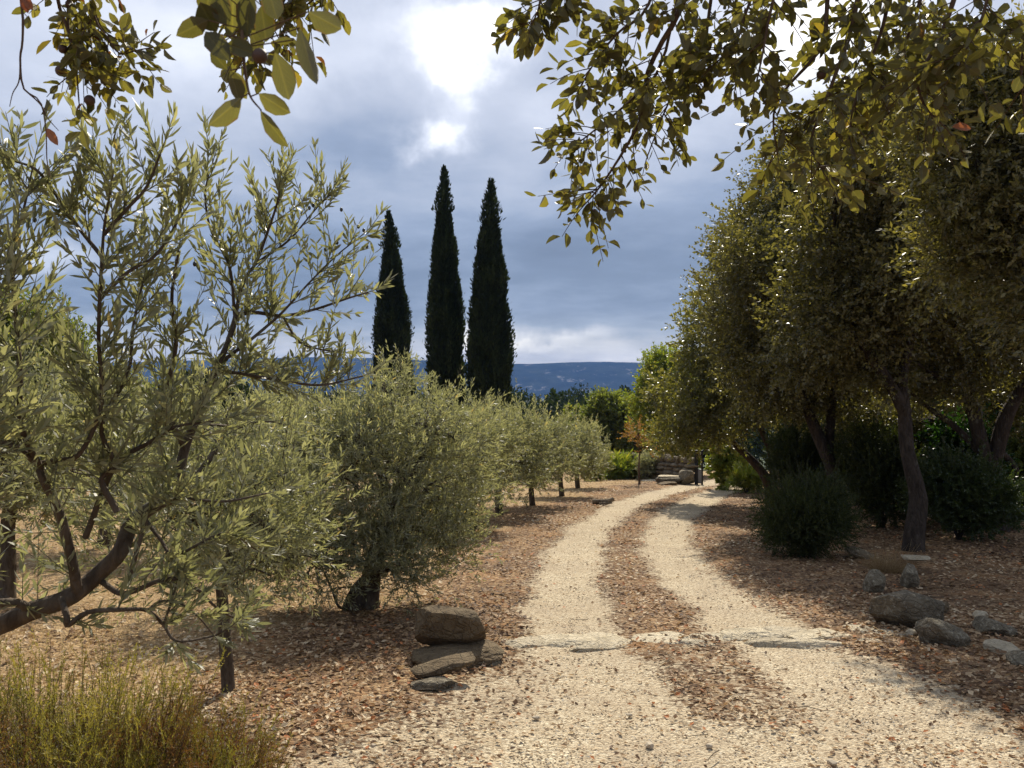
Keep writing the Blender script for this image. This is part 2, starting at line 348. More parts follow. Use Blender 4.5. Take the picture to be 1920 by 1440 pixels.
OLV = [(0, (.15, .16, .09)), (.45, (.235, .245, .15)), (.8, (.32, .325, .21)), (.97, (.40, .38, .23)), (1, (.44, .33, .13))]
OKS = [(0, (.052, .052, .02)), (.5, (.12, .114, .042)), (.85, (.215, .195, .068)), (1, (.27, .23, .08))]
HNG = [(0, (.06, .058, .022)), (.3, (.11, .105, .036)), (.65, (.175, .165, .055)), (.9, (.19, .17, .045)), (.985, (.26, .19, .04)), (1, (.12, .045, .02))]
M = {}
def mats():
    und = (.34, .34, .24, .8)
    M['olive'] = leaf_mat('olive_leaf', OLV, tcol=(1.35, 1.3, .72), tf=.5, rough=.44, spec=.5, under=und)
    M['olive1'] = leaf_mat('olive_leaf_single', OLV, tcol=(1.35, 1.3, .72), tf=.5, rough=.44, spec=.5, under=und, single=True)
    M['oak'] = leaf_mat('oak_leaf', OKS, tf=.42, rough=.38, spec=.5, tcol=(1.55, 1.5, .62), under=(.19, .175, .10, .6))
    M['oak1'] = leaf_mat('oak_leaf_single', OKS, tf=.42, rough=.38, spec=.5, tcol=(1.55, 1.5, .62), under=(.19, .175, .10, .6), single=True)
    M['hang'] = leaf_mat('hanging_leaf', HNG, tf=.42, rough=.45, tcol=(1.65, 1.6, .62), under=(.15, .135, .075, .5), veins=True)
    M['hang1'] = leaf_mat('hanging_leaf_single', HNG, tf=.42, rough=.45, tcol=(1.65, 1.6, .62), under=(.15, .135, .075, .5), veins=True, single=True)
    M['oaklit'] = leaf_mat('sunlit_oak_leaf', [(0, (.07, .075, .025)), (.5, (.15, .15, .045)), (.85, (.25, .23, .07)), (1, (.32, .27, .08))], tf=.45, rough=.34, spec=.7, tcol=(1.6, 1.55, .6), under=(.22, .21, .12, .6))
    M['dead'] = leaf_mat('withered_leaf', [(0, (.30, .10, .04)), (1, (.42, .24, .12))], tf=.3, rough=.6, tcol=(1.3, 1, .7))
    M['darkleaf'] = leaf_mat('deep_green_leaf', [(0, (.03, .05, .016)), (1, (.07, .09, .028))], tf=.35, rough=.4)
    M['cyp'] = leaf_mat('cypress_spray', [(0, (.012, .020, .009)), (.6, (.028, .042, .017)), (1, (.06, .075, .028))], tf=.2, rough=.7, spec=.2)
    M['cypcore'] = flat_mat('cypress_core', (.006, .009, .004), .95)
    M['bush'] = leaf_mat('bush_leaf', [(0, (.025, .035, .012)), (.7, (.055, .068, .02)), (1, (.11, .11, .03))], tf=.35, rough=.5, spec=.35)
    M['laurel'] = leaf_mat('glossy_leaf', [(0, (.02, .055, .012)), (1, (.045, .10, .02))], tf=.3, rough=.25, spec=.6)
    M['bright'] = leaf_mat('bright_leaf', [(0, (.12, .17, .03)), (.6, (.20, .23, .045)), (1, (.32, .27, .05))], tf=.45, rough=.4, tcol=(1.7, 1.7, .7))
    M['mid'] = leaf_mat('mid_green_leaf', [(0, (.075, .095, .03)), (.7, (.16, .175, .05)), (1, (.27, .24, .06))], tf=.48, rough=.45)
    M['orange'] = leaf_mat('orange_leaf', [(0, (.25, .12, .04)), (1, (.30, .17, .06))], tf=.35, rough=.6)
    M['heath'] = leaf_mat('heath_needle', [(0, (.16, .07, .03)), (.35, (.19, .11, .035)), (.52, (.17, .155, .035)), (.8, (.27, .26, .05)), (1, (.38, .33, .08))], tf=.35, rough=.6, tcol=(1.5, 1.4, .7))
    M['farw'] = leaf_mat('far_wood_leaf', [(0, (.016, .026, .010)), (.6, (.028, .042, .015)), (1, (.05, .06, .02))], tf=.2, rough=.7, spec=.2)
    M['obark'] = bark_mat('olive_bark', (.055, .040, .028), (.12, .095, .07), 22)
    M['twig'] = bark_mat('twig_bark', (.07, .042, .028), (.13, .09, .06), 60, .3, .004)
    M['rbark'] = bark_mat('young_twig_bark', (.12, .13, .07), (.17, .15, .10), 60, .2, .003)
    M['kbark'] = bark_mat('oak_bark', (.030, .023, .018), (.075, .058, .045), 14, .9, .03)
    M['rock'] = rock_mat('limestone', (.20, .15, .09), (.10, .072, .045), (.27, .22, .14), .35)
    M['rockd'] = rock_mat('grey_limestone', (.25, .215, .155), (.12, .10, .072), (.42, .38, .29), .65)
    M['rockp'] = rock_mat('pale_limestone', (.62, .54, .40), (.46, .39, .27), (.72, .66, .53), .5)
    M['wallrock'] = rock_mat('wall_limestone', (.34, .29, .21), (.18, .15, .105), (.45, .41, .32), .6, 3.)
    M['litter'] = tint_mat('fallen_leaf', [(0, (.09, .055, .035)), (.22, (.22, .135, .075)), (.5, (.40, .26, .14)), (.72, (.58, .43, .26)), (.93, (.76, .64, .44)), (.96, (.76, .64, .44)), (1, (.48, .19, .07))], .75, .2)
    M['pebble'] = tint_mat('pebble', [(0, (.24, .17, .10)), (.35, (.48, .37, .23)), (.7, (.64, .52, .34)), (1, (.78, .72, .58))], .9)
    M['drygrass'] = tint_mat('dry_grass_blade', [(0, (.30, .19, .08)), (.5, (.48, .34, .16)), (1, (.62, .48, .27))], .8, .3)
    M['gall'] = flat_mat('gall_skin', (.08, .04, .025), .6)
    M['olivefruit'] = flat_mat('olive_fruit', (.03, .03, .02), .3)
    M['smallstone'] = flat_mat('small_pale_stone', (.46, .38, .27), .9)
    M['iron'] = flat_mat('dark_iron', (.025, .025, .028), .5, .6)
    M['greybox'] = flat_mat('grey_paint', (.22, .22, .24), .5)
    M['wood'] = bark_mat('weathered_wood', (.10, .075, .05), (.24, .19, .13), 12, .9, .02)
mats()

# ------------------------------------------------------------------ ground, drive, hills
def ground_mat():
    m, T, out = newmat('ground_surface')
    pos = T.node('ShaderNodeNewGeometry').outputs['Position']
    at = lambda n: T.node('ShaderNodeAttribute', attribute_name=n).outputs['Fac']
    g, s, far = at('gravel'), at('straw'), at('far')
    n_f = T.noise(pos, 26., 5, .7); n_m = T.noise(pos, 5., 5, .6); n_l = T.noise(pos, .9, 4, .6)
    vo = T.node('ShaderNodeTexVoronoi', {'Vector': pos, 'Scale': 70.}); vc = vo.outputs['Color']
    vr = T.node('ShaderNodeSeparateColor', {0: vc}).outputs[0]
    vo2 = T.node('ShaderNodeTexVoronoi', {'Vector': pos, 'Scale': 34.}); vr2 = T.node('ShaderNodeSeparateColor', {0: vo2.outputs['Color']}).outputs[0]
    grav = T.ramp(vr, [(0, (.22, .165, .105)), (.25, (.44, .355, .235)), (.7, (.58, .48, .325)), (1, (.74, .65, .47))])
    grav = T.mix(T.m('MULTIPLY', T.ramp(n_m, [(.4, (0,)*3), (.7, (1,)*3)]), .5), grav, (.42, .315, .195))
    grav = T.mix(T.m('MULTIPLY', T.ramp(T.noise(pos, 60., 4, .7), [(.58, (0,)*3), (.66, (1,)*3)]), .55), grav, (.20, .135, .08))
    grav = T.mix(T.m('MULTIPLY', T.ramp(T.noise(pos, 1.3, 5, .65), [(.42, (0,)*3), (.68, (1,)*3)]), .5), grav, (.37, .29, .20))
    lit = T.ramp(vr2, [(0, (.09, .05, .027)), (.3, (.20, .115, .058)), (.6, (.32, .19, .095)), (.85, (.46, .31, .165)), (1, (.58, .44, .26))])
    lit = T.mix(T.m('MULTIPLY', T.ramp(n_l, [(.38, (0,)*3), (.62, (1,)*3)]), .6), lit, (.10, .06, .036))
    lit = T.mix(T.m('MULTIPLY', T.ramp(T.noise(pos, 1.7, 4, .6), [(.52, (0,)*3), (.7, (1,)*3)]), .5), lit, (.46, .25, .11))
    strw = T.ramp(n_f, [(.3, (.22, .135, .07)), (.5, (.38, .26, .13)), (.7, (.52, .39, .22))])
    strw = T.mix(T.m('MULTIPLY', T.ramp(n_l, [(.45, (0,)*3), (.7, (1,)*3)]), .55), strw, (.24, .15, .085))
    brk = T.m('SUBTRACT', T.m('ADD', T.m('MULTIPLY', n_f, .6), T.m('MULTIPLY', n_m, .4)), .5)
    speck = T.m('MULTIPLY', T.m('SUBTRACT', vr2, .5), .55)
    gm = T.ramp(T.m('ADD', T.m('ADD', g, speck), T.m('MULTIPLY', brk, 1.2)), [(.30, (0,)*3), (.62, (1,)*3)])
    sm = T.ramp(T.m('ADD', s, T.m('MULTIPLY', brk, 1.0)), [(.3, (0,)*3), (.7, (1,)*3)])
    c = T.mix(sm, lit, strw); c = T.mix(gm, c, grav)
    farc = T.ramp(T.noise(pos, .03, 6, .7), [(.35, (.035, .05, .022)), (.6, (.07, .085, .035)), (.75, (.14, .13, .07))])
    c = T.mix(far, c, farc)
    h = T.m('ADD', T.m('MULTIPLY', vo.outputs['Distance'], -.5), T.m('ADD', n_f, T.m('MULTIPLY', T.m('MULTIPLY', vo2.outputs['Distance'], -.8), T.m('SUBTRACT', 1., gm))))
    bp = T.node('ShaderNodeBump', {'Strength': .9, 'Distance': .028, 'Height': h}).outputs[0]
    p = T.node('ShaderNodeBsdfPrincipled', {'Base Color': c, 'Roughness': .95, 'Specular IOR Level': .15, 'Normal': bp})
    T.l.new(p.outputs[0], out.inputs[0]); return m
GM = ground_mat()
def build_ground():
    near = np.concatenate([np.linspace(-14, 2.2, 40, endpoint=False), 2.2*np.exp(np.arange(0, np.log(40/2.2), .012)), 40*np.exp(np.arange(0, np.log(9000/40.), .05)), [9500]])
    xs = np.concatenate([-8500*np.exp(-np.arange(0, np.log(8500/9.), .09)), np.arange(-9, 12.5, .095), 12.5*np.exp(np.arange(0, np.log(8500/12.5), .09)), [8500]])
    X, Y = np.meshgrid(xs, near)
    Z = gz(X, Y); g = gravel_mask(X, Y)*(Y < 45); g = g*np.where(Y < 2.3, 1, 1)
    lumpy = (fbm(v3(X*6, Y*6), 3)-.5)*.03*(1-g*.7)*(np.abs(X) < 14)*(Y < 45)
    Z = Z - .03*g*(Y < 40) + lumpy
    s = straw_mask(X, Y)*(Y < 60); s = np.maximum(s, sstep(34, 40, Y))
    far = sstep(55, 90, Y) + sstep(40, 80, np.abs(X)); far = np.clip(far, 0, 1)
    ny, nx = X.shape; idx = np.arange(ny*nx).reshape(ny, nx)
    Q = np.stack([idx[:-1, :-1], idx[:-1, 1:], idx[1:, 1:], idx[1:, :-1]], -1).reshape(-1, 4)
    V = np.stack([X, Y, Z], -1).reshape(-1, 3); cx = V[Q].mean(1)
    onroad = (road_in(cx[:, 0], cx[:, 1]) < 0) & (cx[:, 1] > LTw[0, 1]) & (cx[:, 1] < 31)
    for nm, sel, lb in (('gravel_drive', onroad, 'pale gravel drive with two wheel tracks and a leafy middle strip'), ('ground', ~onroad, 'dry grass and fallen leaves sloping down to the valley')):
        q = Q[sel]; u, inv = np.unique(q, return_inverse=True)
        me = mesh(nm, V[u], inv.reshape(-1, 4), GM, True, None, {'gravel': g.ravel()[u], 'straw': s.ravel()[u], 'far': far.ravel()[u]})
        obj(nm, me, kind='structure', label=lb)
build_ground()

def build_hills():
    m, T, out = newmat('hill_surface'); pos = T.node('ShaderNodeNewGeometry').outputs['Position']
    n = T.noise(pos, .012, 8, .7); n2 = T.noise(T.node('ShaderNodeMapping', {0: pos, 3: (1, .4, 2.2)}).outputs[0], .02, 8, .75)
    c = T.ramp(n, [(.35, (.012, .018, .016)), (.6, (.028, .036, .028)), (.8, (.06, .065, .05))])
    c = T.mix(T.m('MULTIPLY', T.ramp(n2, [(.57, (0,)*3), (.65, (1,)*3)]), .8), c, (.22, .21, .20))
    p = T.node('ShaderNodeBsdfPrincipled', {'Base Color': c, 'Roughness': 1., 'Specular IOR Level': 0., 'Normal': T.node('ShaderNodeBump', {'Strength': .6, 'Distance': 8., 'Height': n}).outputs[0]})
    T.l.new(p.outputs[0], out.inputs[0])
    D = 3400.
    xs = np.linspace(-3800, 3800, 420); ts = np.linspace(0, 1, 46)
    X, Tt = np.meshgrid(xs, ts)
    px = 960 + X/D*F
    top = np.interp(px, [-800, -200, 200, 420, 520, 620, 760, 880, 940, 1000, 1060, 1120, 1180, 1240, 1500, 2000, 2700], [705, 690, 684, 679, 675, 673, 676, 682, 685, 685, 683, 681, 683, 684, 690, 700, 715])
    top = (720-top)/F*D + EYE + 45
    Y = D - 900*(1-Tt) + 250*np.maximum(Tt-.8, 0)*5
    rid = (fbm(v3(X*.004, Tt*1.2, 2.), 5)-.5)
    Z = -44 + top*np.sin(np.minimum(Tt/.8, 1)*np.pi/2)**1.25 * (1 + rid*.5*np.sin(np.minimum(Tt/.8, 1)*np.pi)) + (fbm(v3(X*.03, Tt*9), 3)-.5)*2.2
    Y = Y + rid*260*np.sin(Tt*np.pi)
    Z = np.where(Tt > .8, Z - (Tt-.8)*120, Z); Z[0] = -60
    ny, nx = X.shape; idx = np.arange(ny*nx).reshape(ny, nx)
    Q = np.stack([idx[:-1, :-1], idx[:-1, 1:], idx[1:, 1:], idx[1:, :-1]], -1).reshape(-1, 4)
    obj('hills', mesh('hills', np.stack([X, Y, Z], -1).reshape(-1, 3), Q, m, True), kind='structure', label='long flat topped wooded plateau in blue haze')
build_hills()
def build_haze():
    m, T, out = newmat('haze_air')
    v = T.node('ShaderNodeVolumePrincipled', {'Color': (.20, .42, 1, 1), 'Density': 1.15e-4, 'Anisotropy': .0}); T.l.new(v.outputs[0], out.inputs[1])
    x0, x1, y0, y1, z0, z1 = -4600, 4600, -300, 4600, -62, 160
    V = [(x, y, z) for z in (z0, z1) for y in (y0, y1) for x in (x0, x1)]
    Q = [(0, 2, 3, 1), (4, 5, 7, 6), (0, 1, 5, 4), (2, 6, 7, 3), (0, 4, 6, 2), (1, 3, 7, 5)]
    obj('haze', mesh('haze', V, Q, m), kind='stuff', label='pale blue air haze over the valley')

# ------------------------------------------------------------------ tree assembly
LEAFMESH = {}
def vein(tm, n): return {'lx': np.tile(tm[0][:, 0], n), 'ly': np.tile(tm[0][:, 1], n)}
def leafmesh(kind):
    if kind not in LEAFMESH:
        tm, wr, mt = {'olive': (OLIVE, .21, 'olive1'), 'oak': (OAKM, .5, 'oak1'), 'hang': (OAK, .52, 'hang1')}[kind]
        v = tm[0].copy(); v[:, 1:] *= wr; LEAFMESH[kind] = mesh('leaf', v, tm[1], M[mt], False, None, vein(tm, 1))
    return LEAFMESH[kind]
def add_leaves(root, loc, pos, d, n, L, W, tint, tmpl, mat, single=None, nsingle=0, name='foliage', rng=None):
    """pos etc in world space; the nearest leaves in the frame become objects of their own"""
    keep = np.ones(len(pos), bool)
    if single:
        px, py = proj(pos); vis = (px > 5) & (px < 1915) & (py > 5) & (py < 1435) & (pos[:, 1] > .3)
        # prefer the side that faces the camera, spread over the crown
        sc = np.where(vis, L/np.maximum(pos[:, 1], .1), 0) * (rng.uniform(.93, 1, len(pos)))
        pick = np.argsort(-sc)[:nsingle]; pick = pick[vis[pick]]
        keep[pick] = False; me = leafmesh(single); B = basis(d[pick], n[pick])
        for k, i in enumerate(pick):
            o = bpy.data.objects.new('leaf', me); o.parent = root
            b = B[k]; s = L[i]; w = W[i]/{'olive': .21, 'oak': .5, 'hang': .52}[single]
            h = w*rng.uniform(-.6, 2.8)
            mt = Matrix(((b[0, 0]*s, b[0, 1]*w, b[0, 2]*h, pos[i, 0]-loc[0]), (b[1, 0]*s, b[1, 1]*w, b[1, 2]*h, pos[i, 1]-loc[1]), (b[2, 0]*s, b[2, 1]*w, b[2, 2]*h, pos[i, 2]-loc[2]), (0, 0, 0, 1)))
            o.matrix_basis = mt; COL.objects.link(o)
    V, Fc, tn = inst(tmpl, pos[keep]-loc, d[keep], n[keep], L[keep], W[keep], tint[keep], W[keep]*rng.uniform(-.6, 2.8, keep.sum()))
    return obj(name, mesh(name, V, Fc, mat, False, tn, vein(tmpl, int(keep.sum())) if tmpl is OAK else None), root, kind='stuff')
def crown_points(rng, c, r, n, inner=.5, hole=.42, hs=1.3, flat=0.):
    """points through the outer volume of an ellipsoid, thinned by a noise so that the crown has gaps"""
    c = np.asarray(c, float); r = np.asarray(r, float)*np.ones(3); out = []; dirs = []; tot = 0
    while tot < n:
        u = nrm(rng.normal(size=(n*2, 3))); rr = rng.uniform(inner**3, 1, (n*2, 1))**(1/3.)
        bump = 1 + (fbm(u*2.1 + c*.7, 3)-.5)[:, None]*.75
        p = c + u*rr*r*bump
        keep = fbm(p*hs/ max(r.mean(), .3)*1.6 + 5.1, 3) > hole
        if flat: keep &= (p[:, 2] > c[2]-flat*r[2])
        out.append(p[keep]); dirs.append(u[keep]); tot += keep.sum()
    return np.concatenate(out)[:n], np.concatenate(dirs)[:n]
def branchwork(rng, starts, targets, r0=.02, r1=.006, K=6, sag=.1):
    s = np.asarray(starts); t = np.asarray(targets); u = np.linspace(0, 1, K)[None, :, None]
    mid = (s+t)/2 + rng.normal(size=s.shape)*.12*np.linalg.norm(t-s, axis=1, keepdims=True) + np.array([0, 0, sag])*np.linalg.norm(t-s, axis=1, keepdims=True)
    p = s[:, None]*(1-u)**2 + 2*mid[:, None]*u*(1-u) + t[:, None]*u*u
    rad = np.linspace(r0, r1, K)[None, :]*np.ones((len(s), 1))
    return p, rad
CLU = {}
def clusters(key, mat, leaf, nodes, per, spread, shootL, nsh, up):
    """four small leafy sprays, used as the repeated piece of a crown"""
    k = (mat, leaf, nodes, per, spread, shootL, nsh)
    if k in CLU: return CLU[k]
    res = []
    for v in range(4):
        rng = R(9000+len(CLU)*10+v); b = rng.normal(size=(nsh, 3))*np.mean(shootL)*.42
        d = nrm(b+1e-6)*.6 + rng.normal(size=(nsh, 3))*.4 + np.array([0, 0, .55])
        tw, p, dd, nn = shoots(rng, b, d, rng.uniform(*shootL, nsh), nodes, per, spread, (0, 0, .1))
        N = len(p); sz = rng.uniform(.7, 1.2, N); V, Fc, tn = inst(LEAF2, p, dd, nn, leaf[0]*sz, leaf[1]*sz, rng.beta(2, 2.4, N))
        o = bpy.data.objects.new('spray', mesh('spray', V, Fc, M[mat], False, tn)); res.append(o)
    ng = bpy.data.node_groups.new('crown_sprays', 'GeometryNodeTree')
    ng.interface.new_socket('Geometry', in_out='INPUT', socket_type='NodeSocketGeometry'); ng.interface.new_socket('Geometry', in_out='OUTPUT', socket_type='NodeSocketGeometry')
    T = NT(ng); gi = T.node('NodeGroupInput'); go = T.node('NodeGroupOutput'); jn = T.node('GeometryNodeJoinGeometry')
    for o in res:
        oi = T.node('GeometryNodeObjectInfo'); oi.inputs['Object'].default_value = o; oi.inputs['As Instance'].default_value = True; T.l.new(oi.outputs['Geometry'], jn.inputs[0])
    ra = T.node('GeometryNodeInputNamedAttribute', {'Name': 'rot'}, data_type='FLOAT_VECTOR'); sa = T.node('GeometryNodeInputNamedAttribute', {'Name': 'size'}, data_type='FLOAT'); ia = T.node('GeometryNodeInputNamedAttribute', {'Name': 'pick'}, data_type='INT')
    ip = T.node('GeometryNodeInstanceOnPoints', {'Points': gi.outputs[0], 'Instance': jn.outputs[0], 'Pick Instance': True, 'Instance Index': ia.outputs[0], 'Rotation': ra.outputs[0], 'Scale': sa.outputs[0]})
    T.l.new(ip.outputs[0], go.inputs[0]); CLU[k] = ng; return ng
def spray_object(root, loc, pos, d, ng, rng, size=(.8, 1.2), name='foliage', label=None):
    d = nrm(d); rx = np.arccos(np.clip(d[:, 2], -1, 1)); rz = np.arctan2(d[:, 1], d[:, 0])+np.pi/2; n = len(pos)
    me = bpy.data.meshes.new(name); me.vertices.add(n); me.vertices.foreach_set('co', (pos-loc).astype(np.float32).ravel())
    a = me.attributes.new('rot', 'FLOAT_VECTOR', 'POINT'); a.data.foreach_set('vector', np.stack([rx, rx*0, rz], -1).astype(np.float32).ravel())
    a = me.attributes.new('size', 'FLOAT', 'POINT'); a.data.foreach_set('value', rng.uniform(*size, n).astype(np.float32))
    a = me.attributes.new('pick', 'INT', 'POINT'); a.data.foreach_set('value', rng.integers(0, 4, n).astype(np.int32))
    o = obj(name, me, root, None if root else tuple(loc), kind='stuff', label=label); md = o.modifiers.new('sprays', 'NODES'); md.node_group = ng; return o
def nearest(starts, tg):
    return starts[np.argmin(((tg[:, None, :]-starts[None])**2).sum(-1), axis=1)]

def make_tree(name, label, cat, group, base, trunkdefs, clumps, seed, leaf=(.055, .03), per_r2=900, nodes=6, per=2, up=.5, out=.7, spread=.9,
              tm=LEAF2, mat='oak', bark='kbark', single=None, nsingle=0, shootL=(.14, .30), hole=.42, inner=.55, twigs=.1, subs=26, wisps=0, tintb=(.0, 1.), nsh=5, flatc=0.):
    rng = R(seed); loc = np.array(base, float); root = thing(name, label, cat, tuple(loc), group)
    wood = []; ends = []
    for i, td in enumerate(trunkdefs):
        pts, ra, rb = td[:3]; K = td[3] if len(td) > 3 else 22
        wood.append(limb(pts, ra, rb, K, 10 if ra > .05 else 7, .10, seed+i, .3 if i == 0 else 0.)); ends.append(resample(pts, 14)[4:])
    ends = np.concatenate(ends)
    CP, CD, SP, SDr, SL = [], [], [], [], []
    for c, r in clumps:
        r3 = np.asarray(r, float)*np.ones(3); rm = r3.mean()
        n = max(3, int(per_r2*rm*rm/nsh))
        bp, bd = crown_points(rng, c, r3, n, inner, hole)
        CP.append(bp); CD.append(bd*out + rng.normal(size=bd.shape)*.45 + np.array([0, 0, up]))
        if wisps:
            m = max(4, int(n*wisps*nsh*.5)); p2, d2 = crown_points(rng, c, r3, m, .8, .3); k = d2[:, 2] > -.1
            SP.append(p2[k]); SDr.append(d2[k]*.5+rng.normal(size=d2[k].shape)*.25+np.array([0, 0, 1.1])); SL.append(rng.uniform(1.0, 2.0, k.sum())*shootL[1])
        if single:
            m = max(6, int(90*rm)); p2, d2 = crown_points(rng, c, r3, m, .8, .3); d2 = d2 + 0
            SP.append(p2); SDr.append(d2*out+rng.normal(size=d2.shape)*.45+np.array([0, -.2, up])); SL.append(rng.uniform(*shootL, m))
        k = max(5, int(subs*rm)); tg, _ = crown_points(rng, c, r3*.85, k, .25, .2)
        st = nearest(ends, np.array([c]*1))[0]
        hub, hr = branchwork(rng, [st], [np.asarray(c, float)], .018+.02*rm, .014, 10, .05)
        wood.append(tubes(hub, hr, 6)); hp = hub[0]; stp = hp[rng.integers(4, 10, k)]
        bw, br = branchwork(rng, stp, tg, .012, .004, 6); wood.append(tubes(bw, br, 3))
        if twigs:
            sel = rng.random(len(bp)) < twigs
            if sel.any():
                st2 = nearest(bw.reshape(-1, 3), bp[sel]); b2, r2 = branchwork(rng, st2, bp[sel], .005, .0025, 4, .05); wood.append(tubes(b2, r2, 3))
    if SP:
        sp, sdr, sl = map(np.concatenate, (SP, SDr, SL)); tw, pos, d, n = shoots(rng, sp, sdr, sl, nodes+4, per, spread*.9, (0, 0, .12))
        TV, TQ = tubes(tw[:, ::2], np.linspace(.003, .0012, 3)[None]*np.ones((len(tw), 1)), 3); obj('twigs', mesh('twigs', TV-loc, TQ, M[bark], True), root, kind='stuff')
    V, Q = merge(wood)
    obj('trunk', mesh('trunk', V-loc, Q, M[bark], True), root)
    ng = clusters(None, mat, leaf, nodes, per, spread, shootL, nsh, up)
    spray_object(root, loc, np.concatenate(CP), np.concatenate(CD), ng, rng)
    if SP:
        N = len(pos); sz = rng.uniform(.7, 1.15, N); tint = tintb[0] + (tintb[1]-tintb[0])*rng.beta(2, 2.4, N)
        add_leaves(root, loc, pos, d, n, leaf[0]*sz, leaf[1]*sz, tint, tm, M[mat], single, nsingle, 'outer_foliage', rng)
    return root

def Pw(lst): return [P(*q) for q in lst]
# ------------------------------------------------------------------ the foreground olive branches (trunk just left of the frame)
def foreground_olive():
    rng = R(101); bx, by = -2.75, 2.9; loc = np.array([bx, by, float(gz(bx, by))])
    root = thing('olive_tree', 'nearest olive tree reaching in from the left edge with thick forked dark limb', 'olive tree', tuple(loc))
    fork = np.array([-2.45, 2.75, .55])
    trunk = [(loc, ), ]
    W = []; sk = []   # sk: (points, shoots per metre, length)
    def br(pts, r0, r1, dens, L, K=24, seg=8):
        p = resample(pts, K); W.append(limb(pts, r0, r1, K, seg, .10 if r0 > .012 else .03, len(W)))
        sk.append((p, dens, L)); return p
    W.append(limb([loc-np.array([0, 0, .1]), loc+np.array([.08, 0, .3]), fork], .13, .085, 14, 12, .15, 3, .5))
    br([fork]+Pw([(-140, 1225, 2.6), (0, 1172, 2.6), (60, 1145, 2.6), (130, 1120, 2.6), (185, 1075, 2.65), (225, 1035, 2.65), (245, 985, 2.7), (290, 948, 2.7), (345, 925, 2.75)]), .034, .020, 3, .2, 34, 12)
    br(Pw([(336, 930, 2.74), (338, 885, 2.75), (350, 830, 2.78), (372, 775, 2.8), (400, 705, 2.85), (428, 640, 2.9), (443, 590, 2.95)]), .019, .009, 14, .26, 26, 10)
    br(Pw([(440, 595, 2.95), (455, 535, 2.97), (480, 495, 3.0), (540, 452, 3.05), (585, 400, 3.1), (612, 370, 3.1)]), .007, .002, 26, .20)
    br(Pw([(443, 590, 2.95), (480, 586, 2.95), (530, 592, 3.0), (590, 580, 3.05), (650, 560, 3.1), (690, 548, 3.15)]), .008, .003, 26, .18)
    br(Pw([(418, 676, 2.88), (460, 645, 2.9), (500, 612, 2.95), (530, 585, 2.95), (580, 530, 3.0), (630, 480, 3.05), (680, 440, 3.1)]), .007, .002, 22, .18)
    br(Pw([(410, 695, 2.86), (450, 700, 2.8), (520, 712, 2.8), (600, 722, 2.9), (680, 705, 3.0)]), .007, .003, 24, .17)
    br(Pw([(530, 592, 3.0), (560, 640, 3.0), (600, 655, 3.0), (640, 660, 3.05)]), .005, .002, 12, .14)
    br(Pw([(440, 590, 2.95), (430, 500, 2.9), (395, 430, 2.85), (385, 360, 2.8), (400, 300, 2.8)]), .006, .002, 26, .2)
    br(Pw([(480, 495, 3.0), (500, 440, 2.95), (520, 380, 2.9), (525, 345, 2.9)]), .006, .003, 26, .18)
    br(Pw([(345, 838, 2.77), (320, 790, 2.7), (305, 760, 2.7), (330, 650, 2.65), (322, 560, 2.6), (335, 470, 2.6)]), .010, .004, 20, .22)
    br(Pw([(145, 1112, 2.6), (135, 1050, 2.55), (112, 965, 2.5), (82, 900, 2.45), (70, 868, 2.45)]), .018, .010, 12, .22, 20, 10)
    br(Pw([(70, 868, 2.45), (40, 845, 2.4), (0, 820, 2.4), (-60, 760, 2.4), (-80, 640, 2.35), (-40, 480, 2.3), (0, 350, 2.25)]), .012, .004, 22, .24)
    br(Pw([(72, 870, 2.45), (110, 862, 2.45), (150, 850, 2.4), (190, 760, 2.4), (185, 640, 2.35), (188, 540, 2.3), (195, 430, 2.3), (205, 370, 2.25), (213, 320, 2.25)]), .009, .002, 24, .22, 30)
    br(Pw([(78, 880, 2.45), (40, 800, 2.35), (38, 700, 2.3), (30, 600, 2.3), (22, 480, 2.25), (45, 390, 2.2), (60, 320, 2.2)]), .009, .002, 24, .22, 30)
    br(Pw([(190, 480, 2.3), (150, 430, 2.3), (115, 380, 2.25), (70, 320, 2.2), (20, 300, 2.2)]), .006, .003, 26, .17)
    br(Pw([(195, 440, 2.3), (235, 395, 2.3), (275, 350, 2.3), (300, 290, 2.3)]), .006, .003, 28, .17)
    br(Pw([(188, 560, 2.32), (240, 510, 2.35), (290, 480, 2.4), (330, 420, 2.45), (345, 370, 2.45)]), .006, .003, 24, .18)
    br(Pw([(220, 960, 2.5), (190, 900, 2.5), (215, 870, 2.5), (190, 800, 2.45), (240, 700, 2.45), (250, 610, 2.45), (270, 520, 2.5)]), .010, .003, 20, .22)
    br(Pw([(160, 1008, 2.6), (215, 875, 2.55), (280, 830, 2.55), (330, 800, 2.55), (400, 790, 2.6)]), .010, .003, 14, .2)
    br(Pw([(60, 1145, 2.6), (30, 1130, 2.55), (-40, 1128, 2.5), (-160, 1080, 2.4)]), .016, .010, 10, .2)
    br([fork]+Pw([(-150, 1100, 2.3), (-100, 950, 2.2), (-60, 800, 2.1), (-20, 640, 2.1), (-30, 500, 2.1)]), .022, .004, 24, .26)
    br(Pw([(115, 1122, 2.55), (125, 1155, 2.5), (128, 1172, 2.5), (165, 1148, 2.5), (230, 1143, 2.5), (277, 1145, 2.55), (307, 1172, 2.6), (332, 1202, 2.6), (400, 1192, 2.7), (425, 1180, 2.7)]), .010, .003, 6, .14, 40)
    br(Pw([(190, 1090, 2.65), (232, 1113, 2.6), (300, 1088, 2.6), (335, 1087, 2.6), (370, 1105, 2.65), (407, 1140, 2.7), (450, 1165, 2.8)]), .010, .003, 10, .15, 30)
    br(Pw([(277, 1145, 2.55), (300, 1128, 2.55), (335, 1130, 2.6), (370, 1155, 2.6), (400, 1190, 2.65)]), .005, .002, 6, .12)
